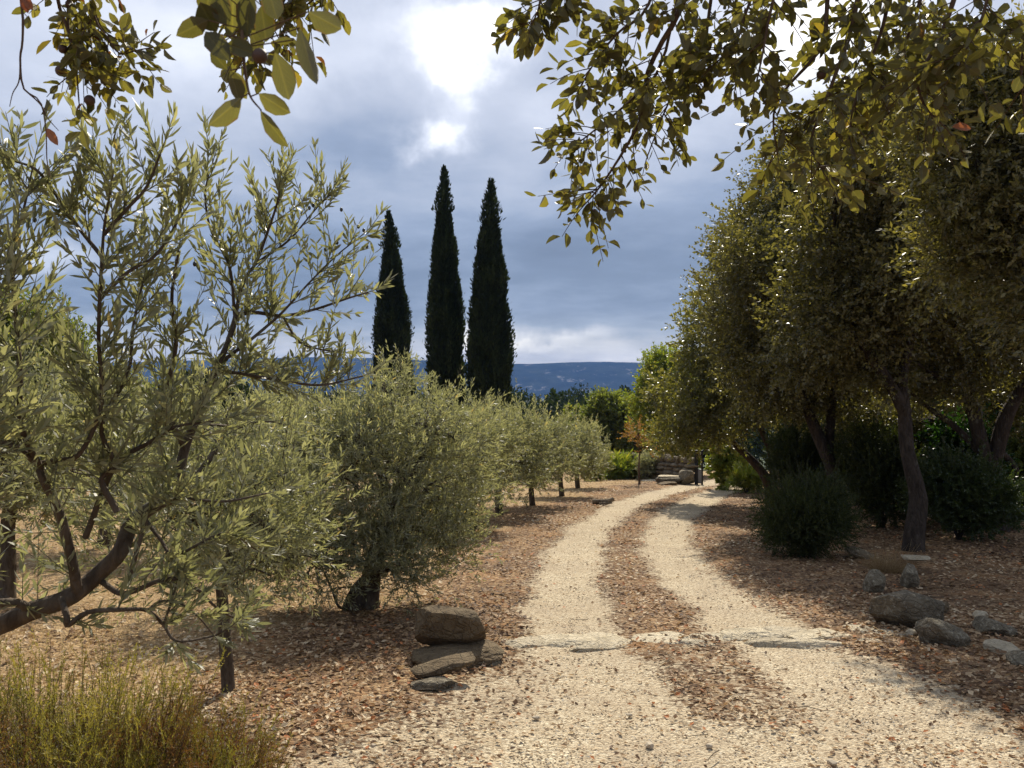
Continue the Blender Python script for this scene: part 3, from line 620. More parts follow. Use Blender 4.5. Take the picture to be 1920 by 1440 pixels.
    br(Pw([(307, 1172, 2.6), (320, 1130, 2.6), (332, 1092, 2.6)]), .004, .003, 5, .12)
    br(Pw([(262, 960, 2.7), (300, 1010, 2.65), (330, 1040, 2.6), (420, 1000, 2.6), (480, 1030, 2.7)]), .007, .003, 16, .18)
    br(Pw([(240, 1090, 2.6), (262, 1015, 2.6), (280, 950, 2.6)]), .008, .006, 5, .15)
    br(Pw([(285, 955, 2.6), (330, 935, 2.6), (420, 940, 2.65), (500, 925, 2.75)]), .006, .003, 14, .18)
    BP, BD, BL = [], [], []
    for p, dens, L in sk:
        seg = np.linalg.norm(np.diff(p, axis=0), axis=1); tot = seg.sum(); n = max(2, int(dens*tot*1.5))
        t = np.sort(rng.uniform(.08, 1, n))*(len(p)-1.001); i = t.astype(int); f = (t-i)[:, None]; t = t/len(p)
        b = p[i]*(1-f)+p[i+1]*f; tan = nrm(p[i+1]-p[i])
        side = nrm(np.cross(tan, nrm(rng.normal(size=(n, 3)))))
        d = tan*.55 + side*.9 + np.array([0, -.05, .55])
        low = b[:, 2] < EYE + .15; ex = np.concatenate([np.ones(n, bool), low & (rng.random(n) < .75)])
        b = np.concatenate([b, b]); d = np.concatenate([d, nrm(d)+rng.normal(size=d.shape)*.6])
        b, d = b[ex], d[ex]; n = len(b)
        BP.append(b); BD.append(d); BL.append(L*rng.uniform(.55, 1.25, n)*(1.15-.5*np.concatenate([t, t])[ex])); 
        BP.append(p[-1:]); BD.append(nrm(p[-1:]-p[-3:-2])); BL.append(np.array([L*.6]))
    bp, bd, bl = map(np.concatenate, (BP, BD, BL))
    tw, pos, d, n = shoots(rng, bp, bd, bl, 9, 2, .75, (0, 0, .22), .1, .2, .5, 6)
    rad = np.linspace(.0022, .0009, 6)[None]*np.ones((len(tw), 1))
    V, Q = merge(W); obj('trunk', mesh('trunk', V-loc, Q, M['obark'], True), root)
    V, Q = tubes(tw, rad, 4); obj('twigs', mesh('twigs', V-loc, Q, M['rbark'], True), root, kind='stuff')
    N = len(pos); sz = rng.uniform(.6, 1.15, N)*.051
    tint = np.clip(rng.beta(2, 2.6, N)*1.1, 0, 1)
    add_leaves(root, loc, pos, d, n, sz, sz*rng.uniform(.16, .25, N), tint, OLIVEM, M['olive'], 'olive', 300, 'foliage', rng)
    # a few olives hanging on the outer twigs
    sp = icos(1); 
    fm = mesh('olive_fruit', sp[0]*np.array([.006, .006, .0085]), sp[1], M['olivefruit'], True)
    for px, py, Y in [(65, 412, 2.3), (587, 385, 3.1), (640, 393, 3.1), (632, 455, 3.1), (610, 468, 3.1), (688, 462, 3.1), (365, 495, 2.6), (580, 390, 3.1), (672, 425, 3.1), (682, 432, 3.1)]:
        o = obj('olive_fruit', fm, root, P(px, py, Y)-loc)

_IC = {}
def icos(sub):
    if sub in _IC: return _IC[sub]
    t = (1+5**.5)/2
    v = np.array([(-1, t, 0), (1, t, 0), (-1, -t, 0), (1, -t, 0), (0, -1, t), (0, 1, t), (0, -1, -t), (0, 1, -t), (t, 0, -1), (t, 0, 1), (-t, 0, -1), (-t, 0, 1)], float)
    f = np.array([(0, 11, 5), (0, 5, 1), (0, 1, 7), (0, 7, 10), (0, 10, 11), (1, 5, 9), (5, 11, 4), (11, 10, 2), (10, 7, 6), (7, 1, 8), (3, 9, 4), (3, 4, 2), (3, 2, 6), (3, 6, 8), (3, 8, 9), (4, 9, 5), (2, 4, 11), (6, 2, 10), (8, 6, 7), (9, 8, 1)])
    v = nrm(v)
    for _ in range(sub):
        vs = list(map(tuple, v)); cache = {}; nf = []
        def mid(a, b):
            k = (min(a, b), max(a, b))
            if k not in cache: cache[k] = len(vs); m = np.array(vs[a])+np.array(vs[b]); vs.append(tuple(m/np.linalg.norm(m)))
            return cache[k]
        for a, b, c in f:
            ab, bc, ca = mid(a, b), mid(b, c), mid(c, a); nf += [(a, ab, ca), (b, bc, ab), (c, ca, bc), (ab, bc, ca)]
        v = np.array(vs); f = np.array(nf)
    _IC[sub] = (v, f); return v, f
def rockmesh(seed, dims, sub=4, cuts=16, rough=.05, mat='rock', name='rock', box=.7):
    rng = R(seed); v, f = icos(sub); v = v.copy()
    # squared-off sphere, then planar breaks, then noise
    v = v / (np.abs(v)**4).sum(1, keepdims=True)**(.25*box)
    ns = nrm(rng.normal(size=(cuts, 3))); ds = rng.uniform(.72, 1.0, cuts)
    for a, dd in zip(ns, ds):
        ov = np.maximum(v@a - dd, 0); v = v - a*ov[:, None]*.92
    v = v*(1+(fbm(v*1.6+seed, 3)-.5)[:, None]*rough*4)
    if sub >= 3: v = v*(1+(fbm(v*6+seed, 4)-.5)[:, None]*rough*1.6); v[:, 2] += (fbm(v*np.array([2, 2, 14.])+seed, 2)-.5)*rough*.8
    return mesh(name, v*np.asarray(dims)/2, f, M[mat], False)

# ------------------------------------------------------------------ rocks
def rock(px, pyb, w, h, d, seed, label, cat='rock', mat='rock', rotz=0., tilt=(0, 0), sink=.06, dz=0., name='boulder', sub=4, cuts=16, rough=.05, box=.7):
    """px: centre, pyb: photo row of its foot, sizes in metres"""
    X, Y = G(px, pyb); Y += d*.4; X = (px-960)/F*Y
    o = obj(name, rockmesh(seed, (w, d, h), sub, cuts, rough, mat, name, box), None, (X, Y, float(gz(X, Y))+h/2-sink+dz), None, label, cat)
    o.rotation_euler = (tilt[0], tilt[1], rotz); return o
def rocks():
    rock(856, 1252, .66, .16, .50, 4, 'broad weathered flat stone lying under the big boulder left of the drive', 'stone', 'rock', .15, (0, -.05), .05, name='flat_stone', rough=.06)
    rock(848, 1236, .53, .29, .40, 57, 'big brown block shaped boulder perched on flat stones beside the drive', 'boulder', 'rock', .1, (.02, .03), .0, .055, name='boulder', cuts=12, box=1.25, rough=.028, sub=5)
    rock(838, 1278, .46, .07, .22, 13, 'thin tilted slab leaning in front of the perched boulder', 'stone slab', 'rock', .18, (.10, -.16), .0, .06, name='stone_slab', box=.9)
    rock(905, 1243, .26, .08, .18, 14, 'small flat stone poking out right of the perched boulder', 'stone', 'rockd', -.1, (0, .1), .03, name='flat_stone')
    rock(812, 1290, .3, .08, .18, 15, 'low stone half buried under the tilted slab', 'stone', 'rockd', .2, (0, 0), .03, name='flat_stone')
    rock(1695, 1178, .56, .34, .42, 31, 'large grey lichened boulder right of the stone sill', 'boulder', 'rockd', -.15, (0, .04), .05, name='boulder', cuts=14, box=1.15, rough=.04, sub=5)
    rock(1768, 1212, .40, .26, .30, 62, 'wedge shaped grey rock in front of the large lichened boulder', 'rock', 'rockd', -.3, (0, .22), .06, name='rock', cuts=22, box=1., sub=5)
    rock(1718, 1078, .34, .06, .22, 33, 'flat pale slab resting on a stone below the oak trunk', 'stone slab', 'rockp', .05, (0, .06), .0, .15, name='stone_slab', box=.95)
    rock(1705, 1102, .17, .28, .18, 34, 'upright stone carrying the flat pale slab', 'stone', 'rockd', .4, (0, .1), .03, name='upright_stone', box=.95, cuts=8)
    rock(1640, 1112, .24, .26, .20, 35, 'dark upright rock below the dry grass tuft', 'rock', 'rockd', .3, (0, -.3), .04, name='rock', box=.95, cuts=10)
    rock(1612, 1050, .38, .15, .34, 36, 'dark sloping slab between the round bush and the dry grass', 'rock', 'rockd', .3, (.1, .35), .03, name='sloping_slab')
    rock(1769, 1152, .10, .11, .09, 37, 'small brown stone wedged behind the wedge shaped rock', 'stone', 'rock', 0, (0, 0), .01, .02, name='small_stone', sub=3)
    rock(1712, 1192, .13, .07, .09, 38, 'small pale rounded stone between the two right boulders', 'stone', 'rockp', 0, (0, 0), .015, name='small_stone', sub=3)
    rock(1838, 1160, .12, .09, .1, 39, 'pale stone at the upper end of the rock row at right', 'stone', 'rockp', 0, (0, 0), .02, name='small_stone', sub=3)
    rock(1862, 1190, .26, .15, .34, 40, 'pale flaking rock in the row at the right edge', 'rock', 'rockd', .5, (.1, .2), .05, name='rock')
    rock(1882, 1225, .28, .13, .3, 41, 'white speckled rock in the row at the right edge, nearer than the flaking one', 'rock', 'rockp', .7, (.1, .2), .06, name='rock')
    rock(1925, 1250, .25, .12, .28, 42, 'last rock of the row, cut by the right edge of the photo', 'rock', 'rockd', .2, (.0, .1), .04, name='rock')
    rock(28, 1448, .12, .1, .1, 43, 'half hidden stone beside the heath bush', 'stone', 'rockd', name='small_stone', sub=3)
    # fallen log beside the road and a dead branch
    X, Y = G(1131, 947); z = float(gz(X, Y))
    t = thing('log', 'short weathered log lying on dry grass left of the drive', 'log', (X, Y, z))
    V, Q = limb([(-.24, .05, .07), (-.05, 0, .08), (.12, -.02, .10), (.24, 0, .15)], .07, .05, 16, 10, .25, 5); V[:, 2] *= .9
    obj('log_body', mesh('log_body', V, Q, M['wood'], True), t)
    V, Q = limb([(-.1, -.08, .03), (.05, -.1, .04), (.2, -.08, .05)], .035, .02, 10, 7, .25, 8)
    obj('split_piece', mesh('split_piece', V, Q, M['wood'], True), t)
    # small scattered stones near the frame's bottom, alike
    rng = R(77); ms = [rockmesh(90+k, (.05, .045, .03), 2, 8, .06, 'smallstone', 'loose_stone') for k in range(3)]
    spots = [(1218, 1392, 'largest loose stone on the gravel near the bottom centre of the photo'), (1380, 975, 'small dark loose stone beside the right wheel track near the bend'), (1210, 1000, 'small loose stone on the leafy strip at the middle of the bend'), (905, 1120, 'loose stone on the leaves just behind the perched boulder'), (1005, 1340, 'loose stone at the left margin of the gravel, in front of the perched boulder'), (1330, 1392, 'loose stone right of the largest one near the bottom centre'), (1470, 1345, 'loose stone on gravel below the leafy patch in front of the sill'), (1560, 1420, 'rightmost loose stone at the bottom of the photo'), (700, 1392, 'loose stone among leaves right of the heath bush, at the bottom'), (620, 1340, 'loose stone among leaves right of the slim olive trunk'), (1180, 1335, 'loose stone in the left wheel track below the sill')]
    for k, (px, py, lb) in enumerate(spots):
        X, Y = G(px, py); o = obj('loose_stone', ms[k % 3], None, (X, Y, float(gz(X, Y))-.014), None, lb, 'stone', 'loose stones scattered on the ground')
        o.rotation_euler = (0, 0, rng.uniform(0, 6)); o.scale = (rng.uniform(.55, .9)*(1.3 if k == 0 else 1),)*3
def sill():
    X, Y = G(1250, 1190); t = thing('stone_sill', 'band of pale bedrock slabs crossing the gravel drive', 'stone sill', (X, Y, float(gz(X, Y))))
    lst = [(925, 1200, .42, .26), (985, 1203, .36, .24), (1060, 1200, .44, .32), (1150, 1196, .50, .36), (1120, 1208, .40, .16), (1235, 1194, .46, .34), (1320, 1192, .44, .3), (1290, 1201, .40, .16), (1405, 1186, .46, .30), (1480, 1184, .40, .34), (1440, 1200, .42, .18), (1545, 1188, .50, .34), (1600, 1180, .32, .26), (1530, 1204, .5, .16), (1655, 1186, .40, .24), (1620, 1200, .36, .16)]
    for k, (px, py, w, d) in enumerate(lst):
        x, y = G(px, py); h = .11
        o = obj('slab', rockmesh(200+k, (w*1.25, d*1.15, h), 4, 14, .08, 'rockp', 'slab', .8), t, (x-X, y-Y, float(gz(x, y))-float(gz(X, Y))-.047+.006*(k % 3)))
        o.rotation_euler = ((k*7 % 5-2)*.02, (k*3 % 5-2)*.02, (k*5 % 7-3)*.12)

# ------------------------------------------------------------------ wall, gate post
def wall():
    rng = R(300); a = np.array(G(1302, 906)); b = np.array([(1120-960)/F*34.5, 34.5])
    L = np.linalg.norm(b-a); dr = (b-a)/L; ang = math.atan2(dr[1], dr[0])
    t = thing('dry_stone_wall', 'dark dry stone wall with upright coping stones left of the gate', 'stone wall', (a[0], a[1], float(gz(*a))))
    ms = [rockmesh(310+k, (1, 1, 1), 1, 6, .03, 'wallrock', 'stone', .95) for k in range(8)]
    z0 = 0; z = 0
    for course in range(5):
        h = (.22, .17, .16, .14, .20)[course]; s = rng.uniform(-.1, .1)
        while s < L:
            w = rng.uniform(.28, .62) if course < 4 else rng.uniform(.10, .2)
            p = a + dr*(s+w/2); gh = float(gz(*p)) - float(gz(*a))
            o = obj('stone', ms[rng.integers(8)], t, (p[0]-a[0]+rng.uniform(-.03, .03), p[1]-a[1]+rng.uniform(-.04, .04), gh+z+h/2+rng.uniform(-.015, .015)+(.0 if course < 4 else rng.uniform(0, .06))))
            o.scale = (w*1.06, .42 if course < 4 else .36, h*(1.12 if course < 4 else rng.uniform(1.1, 1.7))); o.rotation_euler = (rng.uniform(-.05, .05), rng.uniform(-.06, .06)+(rng.uniform(-.25, .25) if course == 4 else 0), ang + rng.uniform(-.06, .06)); s += w
        z += h*.97
    # low slabs stacked in front of the wall end
    for i, (px, py, w, h, d, mt, lb) in enumerate([(1252, 908, .62, .12, .5, 'rock', 'lowest sunlit flat stone in front of the wall end'), (1258, 899, 1.0, .26, .6, 'rockd', 'long mossy block in front of the wall end'), (1256, 893, .9, .06, .5, 'rockp', 'pale flat slab lying on the long block by the wall'), (1287, 904, .5, .50, .5, 'rockd', 'squarish dark boulder at the foot of the gate post'), (1220, 895, .7, .08, .4, 'rockp', 'thin pale slab trailing left from the wall end')]):
        Y = [27.6, 28.2, 28.3, 28.2, 29.6][i]; X = (px-960)/F*Y
        zb = float(gz(X, Y)) + (0.25 if i == 2 else 0.0)
        obj('stone_block', rockmesh(340+i, (w, d, h), 3, 10, .05, mt, 'stone_block', .9), None, (X, Y, zb+h/2-.03), None, lb, 'stone')
    X, Y = G(1310, 906); z = float(gz(X, Y)); g = thing('gate_post', 'dark iron gate post with grey box at the end of the stone wall', 'gate post', (X, Y, z))
    def boxm(x0, x1, y0, y1, z0, z1): return np.array([(x, y, q) for q in (z0, z1) for y in (y0, y1) for x in (x0, x1)]), np.array([(0, 2, 3, 1), (4, 5, 7, 6), (0, 1, 5, 4), (2, 6, 7, 3), (0, 4, 6, 2), (1, 3, 7, 5)])
    for nm, bx, mt in (('post', (-.13, -.03, -.05, .05, -.1, 1.15), 'iron'), ('post', (.09, .14, -.05, .05, -.1, 1.15), 'iron'), ('rail', (-.03, .09, -.02, .02, .95, 1.02), 'iron'), ('box', (-.028, .088, -.045, .045, .02, .5), 'greybox')):
        V, Q = boxm(*bx); obj(nm, mesh(nm, V, Q, M[mt]), g)

# ------------------------------------------------------------------ cypresses
def cypress(px, Y, topy, hw, seed, label):
    rng = R(seed); X = (px-960)/F*Y; zt = EYE + (720-topy)/F*Y; zb = float(gz(X, Y)); H = zt-zb; Rm = hw/F*Y
    root = thing('cypress', label, 'cypress', (X, Y, zb), 'row of three tall cypresses')
    V, Q = limb([(0, 0, -.2), (0, 0, 1.), (0, 0, H*.8)], .16, .03, 10, 8, .1, seed); obj('trunk', mesh('trunk', V, Q, M['kbark'], True), root)
    prof = lambda t: np.interp(t, [0, .06, .12, .35, .55, .72, .84, .92, .97, 1.0], [.5, .8, .97, 1.02, .90, .66, .38, .22, .10, .03])
    lean = lambda t: (.10*Rm*np.sin(t*3+seed) + (0 if seed != 1 else -.25*np.clip(t-.93, 0, 1)*12*Rm*.5))
    bumpf = lambda a, t: 1 + (fbm(np.stack([np.cos(a)*1.6, np.sin(a)*1.6, t*15+seed], -1), 4)-.5)*.8
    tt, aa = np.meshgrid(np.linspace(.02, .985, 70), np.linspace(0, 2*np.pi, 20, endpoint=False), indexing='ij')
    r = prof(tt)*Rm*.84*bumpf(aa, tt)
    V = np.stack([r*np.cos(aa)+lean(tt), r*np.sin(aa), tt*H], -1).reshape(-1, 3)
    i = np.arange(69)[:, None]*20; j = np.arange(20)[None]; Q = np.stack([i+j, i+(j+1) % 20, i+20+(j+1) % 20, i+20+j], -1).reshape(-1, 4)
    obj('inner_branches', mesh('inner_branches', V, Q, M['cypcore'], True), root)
    n = 36000; t = rng.uniform(.01, 1, n); keep = rng.random(n) < prof(t)+.12; t = t[keep]; n = len(t); a = rng.uniform(0, 2*np.pi, n)
    rr = prof(t)*Rm*bumpf(a, t)*rng.uniform(.84, 1.05, n)
    sh = rng.random(n) < .06; rr = np.where(sh, rr*rng.uniform(1.02, 1.22, n), rr)
    rr = np.where(t > .86, rr*rng.uniform(.5, 1.9, n), rr)
    rad = np.stack([np.cos(a), np.sin(a), a*0], -1)
    pos = np.stack([rr*np.cos(a)+lean(t), rr*np.sin(a), t*H], -1)
    d = rad*rng.uniform(.1, .7, (n, 1)) + np.array([0, 0, 1.]) + rng.normal(size=(n, 3))*.25
    nn = rad + rng.normal(size=(n, 3))*.6
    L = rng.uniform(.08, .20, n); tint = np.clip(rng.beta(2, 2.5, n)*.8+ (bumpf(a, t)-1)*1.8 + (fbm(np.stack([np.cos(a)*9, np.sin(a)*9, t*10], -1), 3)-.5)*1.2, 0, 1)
    V, Fc, tn = inst(LEAF2, pos, d, nn, L, L*rng.uniform(.25, .5, n), tint)
    obj('foliage', mesh('foliage', V, Fc, M['cyp'], False, tn), root, kind='stuff')

# ------------------------------------------------------------------ hanging oak twigs at the top of the picture
def galls(root, loc, lst):
    v, f = icos(2)
    for px, py, Y, r in lst:
        o = obj('gall', mesh('gall', v*r*(1+(fbm(v*3+px, 2)-.5)[:, None]*.2), f, M['gall'], True), root, P(px, py, Y)-loc)
def hanging(root, loc, branches, seed, leafL, dens, spread=1.0):
    rng = R(seed); W = []; BP, BD, BL = [], [], []
    for pts, r0, r1, dn, L in branches:
        w = Pw(pts) if len(pts[0]) == 3 and not isinstance(pts[0], np.ndarray) else pts
        p = resample(w, 20); W.append(limb(w, r0, r1, 20, 6, .05, seed))
        tot = np.linalg.norm(np.diff(p, axis=0), axis=1).sum(); n = max(1, int(dn*tot*dens))
        if dn <= 0: continue
        t = np.sort(rng.uniform(.1, 1, n))*(19-.001); i = t.astype(int); f = (t-i)[:, None]
        b = p[i]*(1-f)+p[i+1]*f; tan = nrm(p[i+1]-p[i]); side = nrm(np.cross(tan, nrm(rng.normal(size=(n, 3)))))
        BP += [b, p[-1:]]; BD += [tan*.5+side*spread+np.array([0, 0, -.25]), tan[-1:]]; BL += [L*rng.uniform(.5, 1.2, n), np.array([L*.6])]
    bp, bd, bl = map(np.concatenate, (BP, BD, BL))
    tw, pos, d, n = shoots(rng, bp, bd, bl, 7, 1, 1.2, (0, 0, -.15), .15, .45, .25, 6)
    W.append(tubes(tw, np.linspace(.0018, .0008, 6)[None]*np.ones((len(tw), 1)), 4))
    N = len(pos); L = leafL*rng.uniform(.55, 1.2, N)
    pos = pos + d*L[:, None]*.12
    return W, pos, d, n, L, rng
def hanging_right():
    bx, by = 2.1, -1.3; loc = np.array([bx, by, float(gz(bx, by))])
    root = thing('oak_tree', 'oak overhanging the view from above right with yellowing leaves on drooping twigs', 'oak tree', tuple(loc))
    top = np.array([2.0, -.4, 3.0]); hubp = P(1620, -420, 2.6)
    fk = np.array([1.9, .8, 3.6])
    A = []
    A.append(([loc-np.array([0, 0, .2]), loc+np.array([-.1, .1, 1.2]), top, fk, hubp], .17, .03, 0, 0))
    def b(lst, r0, r1, dn, L, Y0=None):
        w = Pw(lst); st = hubp + (w[0]-hubp)*.0
        A.append(([st, (st+w[0])/2+np.array([0, 0, .08])]+w, r0, r1, dn, L))
    b([(1330, -120, 2.5), (1275, 20, 2.5), (1235, 90, 2.55), (1210, 150, 2.6), (1205, 215, 2.6), (1165, 290, 2.6), (1125, 350, 2.6), (1095, 385, 2.6)], .012, .002, 22, .17)
    b([(1260, -90, 2.5), (1210, 20, 2.5), (1160, 60, 2.5), (1120, 110, 2.5), (1095, 150, 2.5)], .007, .002, 26, .14)
    b([(1300, -90, 2.6), (1240, 120, 2.6), (1180, 190, 2.6), (1120, 240, 2.6), (1075, 275, 2.6)], .007, .002, 26, .15)
    b([(1360, -110, 2.7), (1330, 20, 2.7), (1320, 90, 2.7), (1280, 150, 2.7), (1250, 200, 2.7), (1215, 290, 2.7)], .008, .002, 30, .15)
    b([(1450, -110, 2.6), (1400, 20, 2.6), (1380, 80, 2.6), (1345, 115, 2.6)], .008, .002, 34, .16)
    b([(1480, -110, 2.4), (1445, 20, 2.4), (1430, 100, 2.4), (1415, 170, 2.4)], .008, .002, 30, .15)
    b([(1560, -110, 2.5), (1550, 20, 2.5), (1540, 90, 2.5), (1470, 170, 2.5), (1450, 220, 2.5), (1458, 290, 2.5)], .010, .002, 26, .16)
    b([(1620, -110, 2.45), (1600, 40, 2.45), (1570, 130, 2.45), (1540, 210, 2.45), (1520, 270, 2.45), (1545, 325, 2.4)], .010, .002, 34, .17)
    b([(1680, -110, 2.5), (1660, 30, 2.5), (1630, 120, 2.5), (1600, 200, 2.5), (1590, 280, 2.5)], .009, .002, 34, .17)
    b([(1800, -110, 2.3), (1775, 40, 2.3), (1735, 120, 2.3), (1720, 155, 2.3), (1735, 200, 2.3), (1765, 232, 2.3)], .010, .002, 22, .16)
    b([(1740, -110, 2.6), (1720, 20, 2.6), (1690, 100, 2.6), (1680, 190, 2.6), (1640, 240, 2.6)], .009, .002, 34, .16)
    b([(1860, -110, 2.2), (1850, 0, 2.2), (1830, 60, 2.2), (1800, 110, 2.2)], .008, .002, 20, .14)
    b([(1960, -110, 2.2), (1925, 60, 2.2), (1915, 130, 2.2), (1918, 190, 2.2)], .008, .002, 14, .12)
    b([(1060, -150, 2.4), (1018, -20, 2.4), (1010, 15, 2.4), (998, 45, 2.4)], .006, .002, 20, .09)
    b([(1100, -150, 2.4), (1062, -40, 2.4), (1050, 0, 2.4)], .006, .002, 14, .08)
    W, pos, d, n, L, rng = hanging(root, loc, A, 401, .051, .95)
    V, Q = merge(W); obj('trunk', mesh('trunk', V-loc, Q, M['twig'], True), root)
    tint = np.clip(rng.beta(2.2, 2.0, len(pos)), 0, .985); tint[rng.random(len(pos)) < .005] = 1
    add_leaves(root, loc, pos, d, n, L, L*rng.uniform(.42, .66, len(pos)), tint, OAK, M['hang'], 'hang', 300, 'foliage', rng)
    galls(root, loc, [(1540, 140, 2.45, .014), (1115, 395, 2.6, .006), (1585, 150, 2.5, .012)])
    pv = P(1785, 238, 2.3); V, Fc, tn = inst(OAK, (pv-loc)[None], np.array([[1, 0, -.05]]), np.array([[0, -1, .4]]), np.array([.055]), np.array([.028]), np.array([.2]))
    o = obj('withered_leaf', mesh('withered_leaf', V, Fc, M['dead'], False, tn), root); o['label'] = 'single rust red leaf'
def hanging_left():
    bx, by = -1.6, -1.2; loc = np.array([bx, by, float(gz(bx, by))])
    root = thing('oak_tree', 'oak overhanging from above left with galls, large yellow green leaves and a bare twig', 'oak tree', tuple(loc))
    hub = P(300, -420, 1.7); hub2 = P(430, -260, 1.25); A = []
    A.append(([loc-np.array([0, 0, .2]), loc+np.array([.1, .1, 1.2]), np.array([-1.4, -.3, 2.6]), np.array([-1.1, .7, 3.0]), hub], .14, .02, 0, 0))
    A.append(([hub, (hub+hub2)/2+np.array([0, 0, .05]), hub2], .012, .006, 0, 0))
    def b(lst, r0, r1, dn, L, st=hub): A.append(([st]+Pw(lst), r0, r1, dn, L))
    b([(120, -120, 1.9), (108, -10, 1.9), (125, 50, 1.9), (140, 100, 1.9), (148, 190, 1.9)], .006, .0016, 22, .10)
    b([(150, -100, 1.9), (128, 60, 1.9), (160, 100, 1.9), (172, 135, 1.9), (190, 150, 1.9)], .004, .0015, 26, .10)
    b([(190, -100, 1.9), (175, 20, 1.9), (205, 75, 1.9), (225, 100, 1.9), (255, 95, 1.9)], .004, .0015, 24, .10)
    b([(230, -120, 1.9), (190, -30, 1.9), (175, 30, 1.9), (160, 50, 1.9)], .004, .0015, 24, .10)
    b([(560, -120, 2.0), (540, -20, 2.0), (520, 30, 2.0), (500, 70, 2.0)], .004, .0015, 36, .10)
    b([(600, -120, 2.0), (600, -20, 2.0), (560, 20, 2.0)], .004, .0015, 30, .10)
    b([(500, -120, 2.0), (480, -20, 2.0), (450, 60, 2.0), (470, 100, 2.0)], .004, .0015, 40, .10)
    W, pos, d, n, L, rng = hanging(root, loc, A, 402, .042, .8)
    tw = [([(40, -150, 1.8), (43, 20, 1.8), (42, 80, 1.8), (38, 110, 1.8), (44, 165, 1.8), (75, 190, 1.8), (86, 240, 1.8), (88, 300, 1.8), (95, 335, 1.8)], .0034, .0009),
          ([(38, 100, 1.8), (36, 150, 1.8), (24, 175, 1.8), (18, 200, 1.8)], .0018, .0008), ([(46, 168, 1.8), (75, 195, 1.8), (90, 222, 1.8), (110, 245, 1.8)], .0018, .0008), ([(42, 22, 1.8), (58, 38, 1.8)], .001, .0006), ([(78, 200, 1.8), (92, 208, 1.8)], .001, .0006)]
    A2 = [limb([hub]+Pw(p) if i == 0 else Pw(p), r0, r1, 26, 5, .08, i) for i, (p, r0, r1) in enumerate(tw)]
    st = [hub2]+Pw([(470, -60, 1.15), (455, 30, 1.12), (457, 110, 1.1), (462, 150, 1.1), (470, 182, 1.1), (490, 207, 1.1)])
    A2.append(limb(st, .0035, .0012, 26, 6, .04, 5))
    big = [(390, 38, 332, 66, 1.1, .1, 36), (452, 183, 394, 238, 1.1, .75, 46), (488, 208, 538, 276, 1.1, .62, 34), (562, 52, 592, 162, 1.08, .45, 38), (578, 22, 642, 58, 1.08, .55, 44), (515, 98, 545, 190, 1.1, .5, 46), (485, 175, 544, 214, 1.1, .58, 38), (432, 132, 452, 192, 1.1, .05, 34), (440, 135, 460, 185, 1.12, .35, 34),
           (385, 60, 430, 112, 1.1, .35, 40), (425, 82, 478, 100, 1.1, .05, 36), (375, 5, 405, 60, 1.1, .3, 46), (410, -20, 425, 50, 1.1, .35, 44), (440, -30, 432, 60, 1.15, .99, 50), (470, -20, 460, 70, 1.1, .4, 46), (490, 10, 500, 80, 1.15, .45, 40), (400, -30, 380, 30, 1.12, .4, 40), (500, -30, 520, 40, 1.15, .3, 40), (550, 75, 515, 78, 1.1, .1, 14), (470, 60, 490, 100, 1.2, .45, 30), (395, 95, 425, 130, 1.15, .45, 26)]
    bp_, bd_, bn_, bL, bW, bt = [], [], [], [], [], []
    stem = []
    rr = R(9)
    for (x0, y0, x1, y1, Y, tn, wpx) in big:
        a = P(x0, y0, Y); c = P(x1, y1, Y+rr.uniform(-.02, .02)); bp_.append(a); bd_.append(c-a); bn_.append(np.array([rr.normal()*.3, -1, rr.normal()*.4])*(1 if rr.random() < .5 else -1)); bL.append(np.linalg.norm(c-a)); bW.append(wpx/F*Y); bt.append(tn*(.8 if y1 > 180 else .45) if tn < .9 else .35)
        stp = resample(st, 30); q = stp[np.argmin(((stp-a)**2).sum(1))]; stem.append(np.stack([q, (q+a)/2, a]))
    A2.append(tubes(np.stack(stem), np.full((len(stem), 3), .0009), 4))
    V, Q = merge(W + A2); obj('trunk', mesh('trunk', V-loc, Q, M['twig'], True), root)
    tint = np.clip(rng.beta(2.6, 1.8, len(pos)), 0, .985); tint[rng.random(len(pos)) < .04] = 1
    add_leaves(root, loc, pos, d, n, L, L*rng.uniform(.45, .62, len(pos)), tint, OAK, M['hang'], 'hang', 270, 'foliage', rng)
    for k in range(len(bp_)):
        V, Fc, tn = inst(OAK, (bp_[k]-bp_[k])[None], bd_[k][None], bn_[k][None], np.array([bL[k]]), np.array([bW[k]]), np.array([bt[k]]))
        obj('leaf', mesh('leaf', V, Fc, M['hang'], True, tn, vein(OAK, 1)), root, bp_[k]-loc)
    galls(root, loc, [(487, 105, 1.1, .010), (118, 92, 1.9, .010), (114, 133, 1.9, .012), (155, 118, 1.9, .009), (168, 188, 1.9, .012), (130, 8, 1.9, .009)])
    for px, py, ex, ey in ((42, -8, 52, 24), (45, -6, 60, 18), (88, 240, 108, 272)):
        a = P(px, py, 1.8); c = P(ex, ey, 1.8)
        V, Fc, tn = inst(OAK, np.zeros((1, 3)), (c-a)[None], np.array([[.2, -1, .1]]), np.array([np.linalg.norm(c-a)]), np.array([.018]), np.array([.2]))
        o = obj('withered_leaf', mesh('withered_leaf', V, Fc, M['dead'], False, tn), root, a-loc); o['label'] = 'withered reddish brown leaf on the bare twig'

